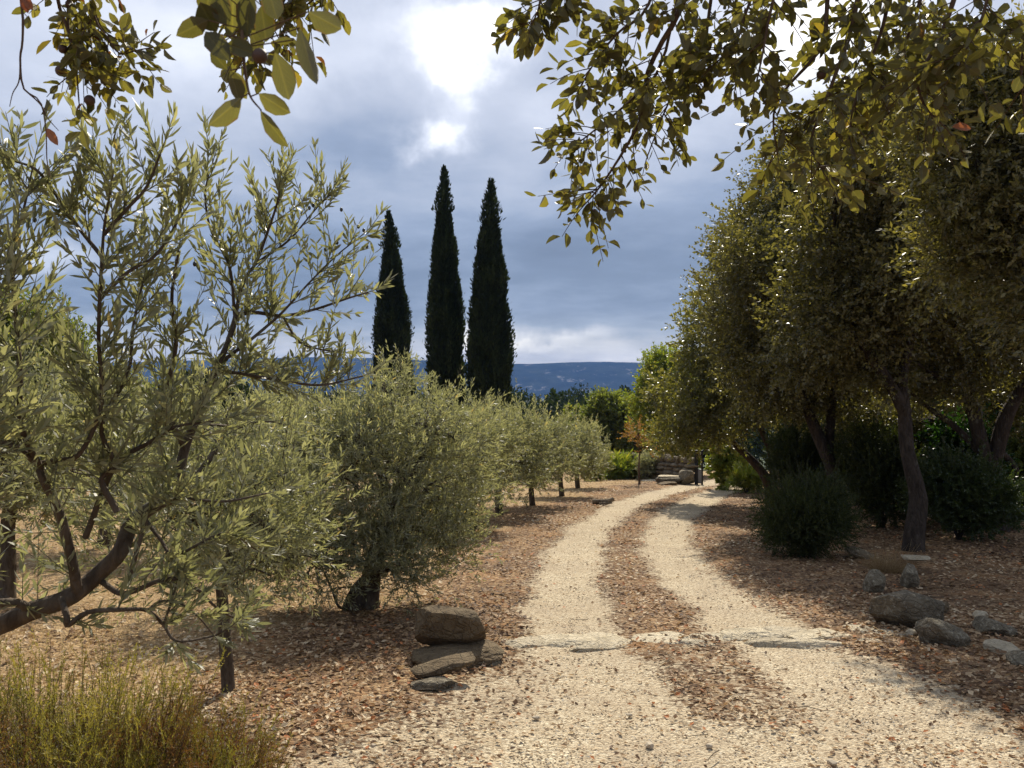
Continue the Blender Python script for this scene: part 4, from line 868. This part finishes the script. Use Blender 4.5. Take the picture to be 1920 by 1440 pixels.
# ------------------------------------------------------------------ olives
def olive(px, pyb, trunks, clumps, seed, label, single=0, leaf=(.052, .0115), per_r2=1500, group='olive trees in the row beside the drive', X=None, Y=None, mat='olive', nodes=8, **kw):
    if X is None: X, Y = G(px, pyb)
    base = np.array([X, Y, float(gz(X, Y))])
    return make_tree('olive_tree', label, 'olive tree', group, base, [([base-np.array([0, 0, .08])]+t[0], t[1], t[2]) if i == 0 else t for i, t in enumerate(trunks)], clumps, seed, leaf, per_r2, nodes, 2, .7, .7, .7, LEAF2, mat, 'obark', 'olive' if single else None, single, (.12, .26), .45, .55, .25, 22, .10, **kw)
def olives():
    # young olive whose slim trunk stands left of centre
    olive(428, 1298, [(Pw([(428, 1290, 5.2), (424, 1220, 5.2), (418, 1140, 5.2), (412, 1070, 5.2), (405, 1020, 5.2)]), .045, .034),
                      (Pw([(412, 1070, 5.2), (440, 1020, 5.2), (475, 960, 5.3)]), .022, .012), (Pw([(405, 1030, 5.2), (370, 980, 5.2), (350, 920, 5.1)]), .02, .01)],
          [(P(410, 935, 5.3), (.62, .5, .42)), (P(300, 985, 5.4), (.5, .45, .3)), (P(500, 985, 5.2), (.36, .35, .30)), (P(455, 1075, 5.0), (.33, .3, .18)), (P(430, 800, 5.4), (.45, .4, .35)), (P(180, 900, 5.6), (.5, .4, .4))], 501,
          'young olive tree with a slim dark trunk left of the perched boulder', 300, per_r2=1250)
    # big olive with burly stump-like base
    olive(690, 1140, [(Pw([(692, 1120, 7.8), (700, 1060, 7.9), (715, 1000, 8.0), (735, 930, 8.0)]), .11, .06),
                      (Pw([(735, 940, 8.0), (700, 860, 8.0), (670, 820, 7.9), (690, 795, 7.9), (695, 765, 7.9)]), .04, .018), (Pw([(735, 935, 8.0), (790, 860, 8.1), (800, 770, 8.2)]), .045, .018),
                      (Pw([(700, 1060, 7.9), (620, 1045, 7.6), (560, 1042, 7.4), (500, 1055, 7.3)]), .028, .014), (Pw([(692, 1138, 7.75), (640, 1140, 7.7), (622, 1105, 7.7), (598, 1050, 7.6)]), .014, .008), (Pw([(660, 1146, 7.7), (672, 1110, 7.78), (702, 1075, 7.85)]), .10, .06)],
          [(P(740, 880, 8.1), (.85, .75, .62)), (P(740, 800, 8.2), (.6, .6, .40)), (P(640, 900, 7.9), (.75, .7, .6)), (P(820, 930, 8.2), (.48, .5, .5)), (P(600, 1000, 7.7), (.62, .6, .32)), (P(745, 1010, 7.8), (.45, .5, .28)), (P(640, 830, 8.2), (.5, .5, .32)), (P(540, 850, 8.1), (.6, .6, .45)), (P(660, 1010, 7.6), (.6, .4, .3)), (P(725, 1062, 7.5), (.34, .25, .13)), (P(590, 1060, 7.5), (.55, .4, .22)), (P(770, 1050, 7.7), (.42, .4, .2)), (P(500, 1060, 7.6), (.45, .4, .2)), (P(820, 1010, 8.0), (.42, .5, .3)), (P(728, 725, 8.3), (.22, .25, .26)), (P(850, 820, 8.2), (.35, .5, .4)), (P(480, 960, 7.9), (.6, .6, .4))], 502,
          'large round olive tree with gnarled stump behind the perched boulder', 300, per_r2=1300)
    # third, behind it
    olive(875, 985, [(Pw([(876, 975, 14.3), (880, 930, 14.3), (880, 880, 14.3)]), .10, .07)],
          [(P(860, 860, 14.5), (1.0, 1.0, .75)), (P(800, 830, 14.8), (.8, .8, .6)), (P(900, 820, 14.5), (.7, .8, .45)), (P(830, 930, 14.2), (.8, .8, .4))], 503,
          'olive tree with leafy suckers at its foot, second in the row from the big one', leaf=(.065, .016), per_r2=1150)
    rng = R(504)
    for (px, py, top, hw, ly) in [(938, 965, 752, 95, .9), (1000, 948, 765, 75, .8), (1055, 930, 775, 70, .8), (1085, 915, 790, 58, .7)]:
        X, Y = G(px, py); k = Y/F
        lab = {938: 'olive tree with a curved slim trunk, straight below the right cypress', 1000: 'olive tree whose trunk stands beside the one with the curved trunk', 1055: 'second farthest olive tree of the row, left of the log', 1085: 'farthest small olive tree of the row next to the stone wall'}[px]
        cz = (top+py-45)/2
        olive(px, py, [([P(px-2, py-5, Y), P(px-4, py-40, Y), P(px+3, py-75, Y)], .085, .06)],
              [(P(px+10, cz+10, Y), (hw*.85*k, hw*.8*k, (py-45-top)*.5*k)), (P(px-hw*.45, cz+25, Y), (hw*.6*k, hw*.6*k, (py-45-top)*.34*k)), (P(px+hw*.5, cz+28, Y), (hw*.6*k, hw*.6*k, (py-45-top)*.33*k)), (P(px, top+45, Y), (hw*.5*k, hw*.5*k, 40*k))], 510+px, lab, leaf=(.075, .02), per_r2=850)
    # second row further left
    labs = ['olive tree behind the foreground limb at the left, closest of the second row', 'olive tree of the second row, left of the young olive with slim trunk', 'olive tree of the second row behind the big round olive', 'olive tree far in the second row, hidden in part by the nearer crowns', 'farthest olive tree of the second row below the left cypress']
    for i, (X, Y, s) in enumerate([(-5.0, 8.2, .9), (-5.9, 12.0, .95), (-3.9, 11.6, .78), (-4.6, 17.0, .9), (-3.4, 22.0, .9)]):
        zb = float(gz(X, Y)); b = np.array([X, Y, zb])
        olive(0, 0, [([b+np.array([.03, 0, .3]), b+np.array([0, .05, .7]), b+np.array([.1, 0, 1.1])], .09, .06)],
              [(b+np.array([0, 0, 1.6*s]), (1.0*s, 1.0*s, .75*s)), (b+np.array([.6, .1, 1.35]), .62), (b+np.array([-.7, -.1, 1.4]), .62), (b+np.array([.1, 0, 2.2*s]), .4)], 530+i, labs[i], leaf=(.065, .016), per_r2=1200, X=X, Y=Y, group='olive trees of the second row')

# ------------------------------------------------------------------ oaks and other trees
def oaks():
    def oak(label, base, tr, cl, seed, **kw):
        b = np.array([*base, float(gz(*base))]); tr = [([b-np.array([0, 0, .1])]+tr[0][0], tr[0][1], tr[0][2])]+tr[1:]
        a = dict(leaf=(.064, .036), per_r2=1750, nodes=5, per=2, up=.35, out=.8, spread=1.0, hole=.40, inner=.3, twigs=.12, subs=26); a.update(kw)
        return make_tree('holm_oak', label, 'oak tree', 'holm oaks right of the drive', b, tr, cl, seed, **a)
    # A, leaning over the road at the gate
    oak('leaning oak with two thin stems at the far bend beside the gate', G(1450, 932), [(Pw([(1440, 905, 21), (1425, 880, 21), (1398, 852, 21), (1362, 818, 21), (1335, 770, 21)]), .14, .06), (Pw([(1452, 925, 21.2), (1445, 850, 21.2), (1418, 780, 21.2), (1410, 700, 21.2)]), .10, .05)],
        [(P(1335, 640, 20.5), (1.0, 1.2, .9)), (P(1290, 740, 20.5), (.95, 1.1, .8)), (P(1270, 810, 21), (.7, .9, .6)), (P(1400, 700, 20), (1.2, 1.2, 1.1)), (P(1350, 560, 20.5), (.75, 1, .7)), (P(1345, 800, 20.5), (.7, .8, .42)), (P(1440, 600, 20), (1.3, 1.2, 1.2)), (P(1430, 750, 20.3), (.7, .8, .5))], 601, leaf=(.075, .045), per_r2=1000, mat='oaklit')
    oak('oak with a bent dark trunk rising behind the round bush', (P(1578, 985, 15)[0], 15.), [(Pw([(1572, 940, 15), (1560, 880, 15), (1540, 830, 15), (1512, 765, 15), (1495, 705, 15), (1480, 620, 15)]), .14, .06), (Pw([(1552, 860, 15), (1558, 780, 15.2), (1570, 680, 15.3)]), .10, .05)],
        [(P(1425, 450, 15.5), (.85, 1, .75)), (P(1400, 560, 15.3), (.95, 1, .9)), (P(1480, 380, 15.5), (.9, 1, .8)), (P(1510, 500, 15), (1.1, 1.1, 1.1)), (P(1440, 660, 15), (.9, 1, .75)), (P(1570, 400, 15.5), (1.1, 1.1, 1.0)), (P(1540, 640, 15), (1., 1, .8)), (P(1500, 300, 16), (.7, .8, .6)), (P(1600, 240, 15.5), (.9, .9, .7)), (P(1610, 540, 14.6), (1.1, 1, 1.)), (P(1630, 650, 14.6), (.8, .8, .6)), (P(1480, 730, 15.3), (.65, .7, .45)), (P(1400, 500, 14), (.5, 1.0, .6)), (P(1640, 450, 15), (1, 1, 1)), (P(1420, 705, 15.5), (.6, .8, .4)), (P(1560, 740, 15.5), (.7, .7, .4)), (P(1640, 790, 16), (.7, .7, .35))], 602, per_r2=1700)
    oak('oak with the thickest upright trunk, standing behind the dry grass tuft', G(1712, 1033), [(Pw([(1716, 985, 11.7), (1722, 930, 11.7), (1702, 850, 11.7), (1696, 770, 11.7), (1690, 710, 11.7), (1706, 640, 11.7), (1712, 560, 11.7), (1690, 470, 11.7)]), .13, .05), (Pw([(1698, 775, 11.7), (1665, 715, 11.6), (1625, 655, 11.5), (1590, 600, 11.5), (1560, 540, 11.5)]), .09, .04)],
        [(P(1600, 470, 11.5), (.95, .9, .8)), (P(1700, 400, 11.6), (.95, .9, .8)), (P(1560, 590, 11.5), (.75, .8, .55)), (P(1640, 330, 11.8), (.8, .8, .6)), (P(1780, 500, 11.3), (.7, .7, .6)), (P(1650, 580, 11.6), (.7, .7, .5)), (P(1800, 330, 11.8), (.9, .8, .7)), (P(1700, 250, 12), (.9, .8, .6)), (P(1750, 590, 12), (.6, .7, .5)), (P(1700, 500, 10.8), (.7, .7, .6)), (P(1800, 620, 12.4), (.6, .6, .5)), (P(1630, 690, 12), (.55, .6, .38)), (P(1770, 720, 12.6), (.5, .5, .32)), (P(1500, 660, 12.6), (.5, .6, .45)), (P(1820, 400, 12.2), (.7, .7, .6)), (P(1560, 400, 12.2), (.5, .6, .5)), (P(1570, 300, 10.6), (.55, .6, .5)), (P(1650, 250, 10.2), (.7, .7, .5)), (P(1740, 320, 10.), (.6, .6, .5)), (P(1740, 150, 12.5), (.9, .9, .6))], 603)
    oak('oak forking low into two heavy limbs near the right edge', (P(1872, 1000, 13.5)[0], 13.5), [(Pw([(1870, 950, 13.5), (1866, 900, 13.5), (1845, 850, 13.5), (1822, 760, 13.5), (1797, 680, 13.5), (1780, 610, 13.5), (1740, 545, 13.5)]), .16, .06), (Pw([(1862, 880, 13.5), (1880, 800, 13.4), (1905, 745, 13.3), (1945, 690, 13.2), (1985, 600, 13)]), .13, .06), (Pw([(1848, 860, 13.5), (1790, 800, 13.7), (1735, 760, 13.8), (1690, 720, 13.8)]), .06, .03), (Pw([(1895, 900, 13.6), (1905, 880, 13.5), (1880, 850, 13.5)]), .05, .05)],
        [(P(1880, 540, 13.3), (1.0, 1, .8)), (P(1990, 480, 13), (1.1, 1, .9)), (P(1790, 420, 13.5), (.95, 1, .8)), (P(1900, 380, 13.2), (1., 1, .8)), (P(1990, 640, 13), (.8, .8, .6)), (P(1830, 690, 13), (.36, .4, .3)), (P(1720, 640, 14), (.8, .9, .6)), (P(1890, 250, 13.5), (1., 1., .8)), (P(1900, 600, 12.5), (.6, .6, .5)), (P(1940, 720, 14.5), (.9, .9, .6)), (P(1860, 760, 15), (.6, .6, .35)), (P(1700, 800, 15.5), (.6, .6, .35))], 604)
    # near tree at the right edge, its trunk outside the frame
    oak('near oak whose larger grey green leaves hang down the right edge', (5.3, 6.6), [([np.array([5.25, 6.6, .9]), np.array([5.0, 6.7, 2.2]), np.array([4.5, 6.8, 3.2])], .14, .07)],
        [(P(1880, 300, 6.7), (.55, .5, .5)), (P(1960, 450, 6.6), (.5, .5, .45)), (P(1790, 250, 7.0), (.40, .4, .35)), (P(1840, 420, 6.8), (.40, .4, .36)), (P(1930, 150, 6.8), (.55, .5, .4)), (P(1790, 490, 7), (.24, .25, .16)), (P(2100, 300, 6.6), (.8, .7, .8)), (P(1980, 560, 6.6), (.35, .4, .25))], 605,
        leaf=(.05, .022), per_r2=4200, nodes=7, single='oak', nsingle=300, mat='oak', tintb=(.25, 1.), twigs=.3)
    # trees further back that close the wood
    far = [(9.3, 20.5, 'oak standing deep in the wood behind the bent dark trunk'), (12.2, 19.0, 'oak deep in the wood behind the thickest trunk'), (15.6, 21.5, 'oak deep in the wood toward the right edge'), (8.9, 27, 'oak beyond the gate at the far end of the wood'), (14.2, 28, 'tall oak closing the wood at the back'), (20, 27, 'rearmost oak of the wood at the right edge')]
    for i, (X, Y, lb) in enumerate(far):
        z = float(gz(X, Y)); q = lambda a, b, c: np.array([X+a, Y+b, z+c])
        oak(lb, (X, Y), [([q(.05, 0, 1.), q(-.1, .1, 2.2), q(.2, 0, 3.4)], .16, .09)], [(q(0, 0, 4.6), (1.9, 1.7, 1.5)), (q(-1.5, -.3, 3.6), (1.4, 1.3, 1.0)), (q(1.5, .2, 3.8), (1.4, 1.3, 1.1)), (q(.2, -.8, 2.9), (1.5, 1.2, .8))], 620+i, leaf=(.12, .08), per_r2=600, twigs=0, subs=12)
def bush(name, label, px, Y, topy, wpx, seed, mat='bush', leaf=(.03, .012), per=9000, cat='bush', nodes=8, up=.8, z0=None, dy=1., hole=.34, group=None):
    X = (px-960)/F*Y; zb = float(gz(X, Y)); zt = EYE+(720-topy)/F*Y; H = zt-zb; r = wpx/F*Y/2
    b = np.array([X, Y, zb]); rng = R(seed)
    stems = [([b+np.array([rng.uniform(-.06, .06), rng.uniform(-.06, .06), -.03]), b+np.array([np.cos(a)*r*.25, np.sin(a)*r*.25, H*.3]), b+np.array([np.cos(a)*r*.6, np.sin(a)*r*.6, H*.65])], .018, .006, 8) for a in np.arange(6)*1.05]
    cl = [(b+np.array([0, 0, H*.52]), (r*.92, r*dy*.9, H*.46))]
    for k in range(4):
        a = k*1.7+seed; cl.append((b+np.array([np.cos(a)*r*.35, np.sin(a)*r*.35, H*(.45+.13*(k % 3))]), (r*.58, r*.58, H*.32)))
    rm = np.mean([r*.92, r*.9, H*.46]); 
    return make_tree(name, label, cat, group, b, stems, cl, seed, leaf, 2.2*per/nodes/2, nodes, 2, up, .8, .8, LEAF2, mat, 'kbark', None, 0, (.08, .22), hole, .25, 0., 16, .04)
def bushes():
    bush('round_bush', 'dense dark rounded bush at the right side of the drive', 1515, 11., 903, 168, 701, 'bush', (.028, .011), 80000, nodes=10)
    bush('juniper', 'tall dark juniper behind the round bush', 1497, 16.5, 790, 105, 702, 'bush', (.05, .018), 22000)
    bush('shrub', 'dark shrub between the bent trunk and the thickest oak trunk', 1655, 14.5, 800, 150, 703, 'bush', (.05, .022), 18000)
    bush('shrub', 'wide dark shrub right of the thickest oak trunk', 1800, 12.6, 862, 180, 704, 'darkleaf', (.045, .024), 24000)
    bush('laurel_shrub', 'glossy bright green laurel shrub in front of the low forking oak', 1800, 14.6, 770, 150, 705, 'laurel', (.075, .03), 9000)
    bush('shrub', 'broad leafy shrub deep in the wood left of the thickest trunk', 1600, 19.5, 770, 160, 706, 'darkleaf', (.07, .035), 9000)
    bush('shrub', 'low green shrub at the right edge behind the forking oak', 1930, 17., 790, 170, 707, 'mid', (.06, .03), 11000)
    bush('shrub', 'dark shrub filling the gap behind the laurel', 1740, 18., 760, 190, 708, 'darkleaf', (.07, .035), 9000)
    bush('shrub', 'low shrub under the low forking oak', 1885, 13.8, 905, 90, 709, 'darkleaf', (.045, .024), 20000)
    bush('shrub', 'bright leaved shrub growing out over the road past the gate', 1362, 25.5, 838, 66, 710, 'bright', (.10, .055), 5200)
    bush('shrub', 'low bright green clump of long leaves at the foot of the leaning oak', 1400, 23.5, 886, 55, 711, 'bright', (.16, .022), 6000, nodes=6)
    bush('shrub', 'yellow green shrub behind the stone wall near the gate', 1268, 33., 790, 110, 712, 'bright', (.13, .08), 3000)
    bush('agave_clump', 'row of bright green strap leaved plants at the foot of the stone wall', 1160, 31.5, 868, 78, 713, 'bright', (.26, .04), 2600, cat='plant', nodes=5)
    bush('shrub', 'small grey green bush in front of the stone wall', 1215, 30.5, 852, 42, 714, 'olive', (.07, .02), 9000)
    bush('shrub', 'yellow tinted shrub left of the round tree beyond the wall', 1078, 46, 768, 80, 715, 'bright', (.2, .12), 1300)
    bush('dry_bush', 'leafy sucker growth at the foot of the second row olive', 862, 13.9, 955, 75, 716, 'darkleaf', (.04, .015), 24000)
    bush('shrub', 'low dark shrub under the farthest olive by the wall', 1112, 30, 880, 34, 717, 'mid', (.07, .03), 9000)
    # orange-leaved sapling in front of the wall
    X, Y = G(1199, 908); z = float(gz(X, Y)); b = np.array([X, Y, z])
    make_tree('sapling', 'thin young tree with orange leaves in front of the stone wall', 'sapling', None, b, [([b, b+np.array([-.02, 0, .5]), b+np.array([0, 0, 1.1]), b+np.array([-.02, 0, 1.7])], .035, .015), ([b+np.array([0, 0, .95]), b+np.array([.14, 0, 1.2]), b+np.array([.2, 0, 1.5])], .012, .008)],
              [(b+np.array([-.05, 0, 1.65]), (.38, .35, .38)), (b+np.array([.15, 0, 1.3]), .22)], 720, (.07, .04), 420, 6, 2, mat='orange', hole=.5, bark='twig')
    def tree(lb, px, Y, topy, wpx, seed, mat, leaf, per, name='broadleaf_tree'):
        X = (px-960)/F*Y; zb = float(gz(X, Y)); zt = EYE+(720-topy)/F*Y; H = zt-zb; r = wpx/F*Y/2; b = np.array([X, Y, zb]); q = lambda a, c, e: b+np.array([a*r, c*r, e*H])
        make_tree(name, lb, 'tree', None, b, [([b-np.array([0, 0, .2]), q(.02, 0, .2), q(-.03, 0, .42), q(0, 0, .6)], .14, .07), ([q(0, 0, .3), q(.25, .1, .5), q(.4, 0, .7)], .08, .04)], [(q(0, 0, .70), (r*.72, r*.7, H*.28)), (q(-.5, 0, .55), (r*.5, r*.5, H*.22)), (q(.5, 0, .58), (r*.5, r*.5, H*.24)), (q(.1, -.3, .40), (r*.75, r*.5, H*.2)), (q(-.25, .1, .82), (r*.4, r*.4, H*.15))], seed, leaf, per*2.6, 5, 2, .4, .8, 1., LEAF2, mat, 'kbark', None, 0, (.2, .4), .36, .4, 0., 12)
    tree('round crowned green tree beyond the stone wall', 1147, 44, 738, 130, 731, 'mid', (.15, .09), 330)
    tree('green tree beyond the wall between the round tree and the wood', 1215, 42, 790, 90, 732, 'mid', (.13, .08), 330)
    tree('yellow green tree at the edge of the wood, lit by the sun', 1256, 36, 655, 140, 733, 'bright', (.12, .07), 300)
    tree('tall leafy tree far back at the left edge behind the olives', 30, 22, 545, 300, 734, 'mid', (.10, .05), 330)
    tree('tree far back behind the second row olives at the left', 200, 30, 700, 260, 735, 'mid', (.12, .07), 260)
    tree('dark tree beyond the orchard between foreground limb and left cypress', 380, 44, 700, 200, 736, 'farw', (.17, .1), 200)
    # far wood in the valley, reads as one mass
    rng = R(740); AP, AD = [], []
    n = 330; Xs = rng.uniform(-100, 130, n); Ys = 60*np.exp(rng.random(n)*np.log(175/60.))
    for x, y in zip(Xs, Ys):
        zb = float(gz(x, y)); h = np.clip(-.2 - zb + rng.normal()*.9 - (.9 if y < 90 else 0), 3, 17); r = rng.uniform(1.8, 3.4)
        k = 46; u = nrm(rng.normal(size=(k, 3))); u[:, 2] = u[:, 2]*.9+.1
        p = np.array([x, y, zb+h*.55]) + u*np.array([r, r, h*.42])*rng.uniform(.7, 1., (k, 1))*(1+(fbm(u*2+x, 2)-.5)[:, None]*.5)
        AP.append(p); AD.append(u+rng.normal(size=u.shape)*.5+np.array([0, 0, .4]))
    spray_object(None, np.zeros(3), np.concatenate(AP), np.concatenate(AD), clusters(None, 'farw', (.42, .28), 5, 2, 1., (.6, 1.2), 6, .4), rng, name='distant_wood', label='dark green wood in the valley beyond the orchard')

# ------------------------------------------------------------------ low growth and ground cover
def heath():
    rng = R(801)
    specs = [(95, 3.3, .70, .52, 'tall heath like bush with thin upright stems at the lower left corner'), (320, 3.45, .40, .46, 'lower yellow green heath bush beside the tall one at the bottom left')]
    for j, (px, Y, H, r, lb) in enumerate(specs):
        X = (px-960)/F*Y; z = float(gz(X, Y)); loc = np.array([X, Y, z]); root = thing('heath_bush', lb, 'heath bush', tuple(loc), 'heath bushes at the lower left')
        n = 420 if j == 0 else 330
        a = rng.uniform(0, 2*np.pi, n); rr = np.sqrt(rng.random(n))*r*.75; b = np.stack([np.cos(a)*rr*1.15, np.sin(a)*rr*.8, np.zeros(n)], -1)+loc
        d = np.stack([np.cos(a)*rr/r*.35, np.sin(a)*rr/r*.35, np.ones(n)], -1)+rng.normal(size=(n, 3))*.13
        L = H*rng.uniform(.55, 1.08, n)*(1-.35*(rr/r)**2)
        tw, p, dd, nn = shoots(rng, b, d, L, 44, 2, .55, (0, 0, .0), .12, .3, .3, 6)
        V, Q = tubes(tw, np.linspace(.0022, .0008, 6)[None]*np.ones((n, 1)), 3); obj('stems', mesh('stems', V-loc, Q, M['twig'], True), root, kind='stuff')
        # side sprigs
        m = n*4; si = rng.integers(0, n, m); tt = rng.uniform(.4, .95, m); ki = np.minimum((tt*5).astype(int), 4); f = (tt*5-ki)[:, None]
        sb = tw[si, ki]*(1-f)+tw[si, ki+1]*f; sdv = nrm(d[si])+rng.normal(size=(m, 3))*.45
        tw2, p2, dd2, nn2 = shoots(rng, sb, sdv, rng.uniform(.06, .14, m), 14, 2, .6, (0, 0, .2), .05, .3, .3, 4)
        P_ = np.concatenate([p, p2]); D_ = np.concatenate([dd, dd2]); N_ = np.concatenate([nn, nn2]); LL = rng.uniform(.010, .020, len(P_))
        hgt = np.clip((P_[:, 2]-z)/H, 0, 1); tint = np.clip(.15+.6*hgt+rng.normal(size=len(P_))*.16 + (fbm(P_*5, 2)-.5)*1.5, 0, 1)
        V, Fc, tn = inst(LEAF1, P_-loc, D_, N_, LL, LL*.22, tint); obj('foliage', mesh('foliage', V, Fc, M['heath'], False, tn), root, kind='stuff')
def groundcover():
    rng = R(900)
    # fallen leaves
    n = 230000; Y = 2.7*np.exp(rng.random(n)**.85*np.log(34/2.7)); X = rng.uniform(-.72, .72, n)*Y
    g = gravel_mask(X, Y); s = straw_mask(X, Y); pn = fbm(v3(X*1.1, Y*1.1, 4.), 3)
    dens = (1-g)*(1-.6*s) + g*np.where(Y < 6.5, .16, .06)*np.clip((fbm(v3(X*1.7, Y*1.7, 31.), 3)-.3)*4, .2, 2)
    dens = dens*np.clip((pn-.25)*2.4, .25, 1) 
    k = rng.random(n) < dens; X, Y, g, s = X[k], Y[k], g[k], s[k]; n = len(X)
    pos = v3(X, Y, gz(X, Y)+.004 - .025*g + rng.random(n)*.014*(1-g)); a = rng.uniform(0, 2*np.pi, n)
    d = np.stack([np.cos(a), np.sin(a), rng.normal(size=n)*.25], -1); nn = np.stack([rng.normal(size=n)*.4, rng.normal(size=n)*.4, np.ones(n)], -1)
    L = rng.uniform(.016, .055, n)*(Y/5)**.28*np.where(g > .5, .8, 1)
    tint = np.clip(rng.beta(1.9, 2.0, n) + .10*s - .06, 0, .96); red = rng.random(n) < .05*(1-s); tint[red] = 1
    tint = np.clip(tint + (fbm(v3(X*.9, Y*.9, 21.), 3)-.5)*.9*(~red), 0, .96)*(~red)+red*1.
    near_left = (X < np.interp(Y, LTw[:, 1], LTw[:, 0])); tint = np.where(near_left & ~red, np.clip(tint+.06, 0, .96), tint)
    W_ = L*rng.uniform(.5, .8, n); nr = Y < 7; V, Fc, tn = inst(LIT, pos[nr], d[nr], nn[nr], L[nr], W_[nr], tint[nr]); V2, F2, t2 = inst(LEAF2, pos[~nr], d[~nr], nn[~nr], L[~nr], W_[~nr], tint[~nr])
    F2 = F2+len(V); V = np.concatenate([V, V2]); Fc = np.concatenate([Fc, F2]); tn = np.concatenate([tn, t2]); obj('leaf_litter', mesh('leaf_litter', V, Fc, M['litter'], False, tn), kind='stuff', label='dry brown and tan fallen leaves')
    # pebbles
    n = 72000; Y = 2.8*np.exp(rng.random(n)**1.1*np.log(16/2.8)); X = rng.uniform(-.35, .70, n)*Y; g = gravel_mask(X, Y); k = rng.random(n) < g*.9+.05; X, Y = X[k], Y[k]; n = len(X)
    OC = (np.array([(-.5, 0, 0), (0, .5, .08), (.5, 0, -.05), (0, -.5, .05), (.08, .05, .42)]), np.array([(0, 4, 1), (1, 4, 2), (2, 4, 3), (3, 4, 0)]))
    OC = (OC[0], OC[1][:, ::-1])
    a = rng.uniform(0, 2*np.pi, n); d = np.stack([np.cos(a), np.sin(a), a*0], -1); nn = np.stack([rng.normal(size=n)*.25, rng.normal(size=n)*.25, np.ones(n)], -1)
    L = rng.uniform(.006, .02, n)*(Y/4)**.3; V, Fc, tn = inst(OC, v3(X, Y, gz(X, Y)-.031), d, nn, L, L*rng.uniform(.6, 1, n), rng.random(n))
    obj('gravel', mesh('gravel', V, Fc, M['pebble'], False, tn), kind='stuff', label='pale limestone gravel chippings')
    # dry grass
    n = 60000; Y = 3.5*np.exp(rng.random(n)*np.log(40/3.5)); X = rng.uniform(-.62, .25, n)*Y; s = straw_mask(X, Y); g = gravel_mask(X, Y)
    k = (rng.random(n) < s*(fbm(v3(X*1.6, Y*1.6, 7.), 3) > .45)*1.0 + .04) & (g < .3); X, Y = X[k], Y[k]; n = len(X)
    pos = v3(X, Y, gz(X, Y)-.005); d = np.stack([rng.normal(size=n)*.55, rng.normal(size=n)*.55, np.ones(n)*.75], -1); nn = rng.normal(size=(n, 3))
    L = rng.uniform(.03, .13, n); V, Fc, tn = inst(LEAF1, pos, d, nn, L, rng.uniform(.002, .004, n)*(Y/5)**.7, rng.random(n))
    obj('dry_grass', mesh('dry_grass', V, Fc, M['drygrass'], False, tn), kind='stuff', label='thin straw coloured dry grass under the olives')
    # dry grass tuft at the foot of the thick oak
    for (px, py, h, m, lb) in [(1668, 1072, .40, 520, 'tuft of dry orange grass at the foot of the thickest oak trunk')]:
        X, Y = G(px, py); z = float(gz(X, Y)); a = rng.uniform(0, 2*np.pi, m); r = np.sqrt(rng.random(m))*.20
        b = np.stack([X+np.cos(a)*r, Y+np.sin(a)*r*.7, np.full(m, z)], -1); d = np.stack([np.cos(a)*r*3+rng.normal(size=m)*.45, np.sin(a)*r*3+rng.normal(size=m)*.45, rng.uniform(.5, 1.1, m)], -1)
        tw, _, _, _ = shoots(rng, b, d, h*rng.uniform(.25, 1.15, m), 2, 1, .3, (0, 0, -.2)); V, Q = tubes(tw, np.linspace(.0014, .0005, 5)[None]*np.ones((m, 1)), 3)
        loc = np.array([X, Y, z]); o = obj('grass_tuft', mesh('grass_tuft', V-loc, Q, M['drygrass'], True, np.repeat(rng.random(m), len(Q)//m)), None, tuple(loc), None, lb, 'grass tuft')

def twigs():
    rng = R(950); n = 900; Y = 3.2*np.exp(rng.random(n)*np.log(18/3.2)); X = rng.uniform(-.6, .7, n)*Y; k = (gravel_mask(X, Y) < .5) | (rng.random(n) < .12); X, Y = X[k], Y[k]; n = len(X)
    a = rng.uniform(0, 2*np.pi, n); L = rng.uniform(.05, .28, n); t = np.linspace(-.5, .5, 4); px = X[:, None]+np.cos(a)[:, None]*L[:, None]*t; py = Y[:, None]+np.sin(a)[:, None]*L[:, None]*t
    pz = gz(px, py)+.016+rng.normal(size=px.shape)*.005; pts = np.stack([px+rng.normal(size=px.shape)*.006, py+rng.normal(size=px.shape)*.006, pz], -1)
    V, Q = tubes(pts, np.linspace(.0030, .0012, 4)[None]*rng.uniform(.6, 1.5, (n, 1)), 4)
    obj('fallen_twigs', mesh('fallen_twigs', V, Q, M['wood'], True), kind='stuff', label='small dry twigs lying among the fallen leaves')
twigs()
rocks(); sill(); wall()
cypress(734, 37., 398, 35, 1, 'shortest, leftmost cypress with its tip bent over')
cypress(836, 33., 316, 33, 2, 'tallest, middle cypress of the three')
cypress(922, 31.5, 340, 40, 3, 'broadest, rightmost cypress of the three')
foreground_olive(); olives(); oaks(); bushes(); heath()
hanging_right(); hanging_left(); groundcover()
build_haze()
print('OBJECTS', len(bpy.data.objects), 'TRIS', sum(len(o.data.loops) - 2*len(o.data.polygons) for o in bpy.data.objects if o.type == 'MESH'))
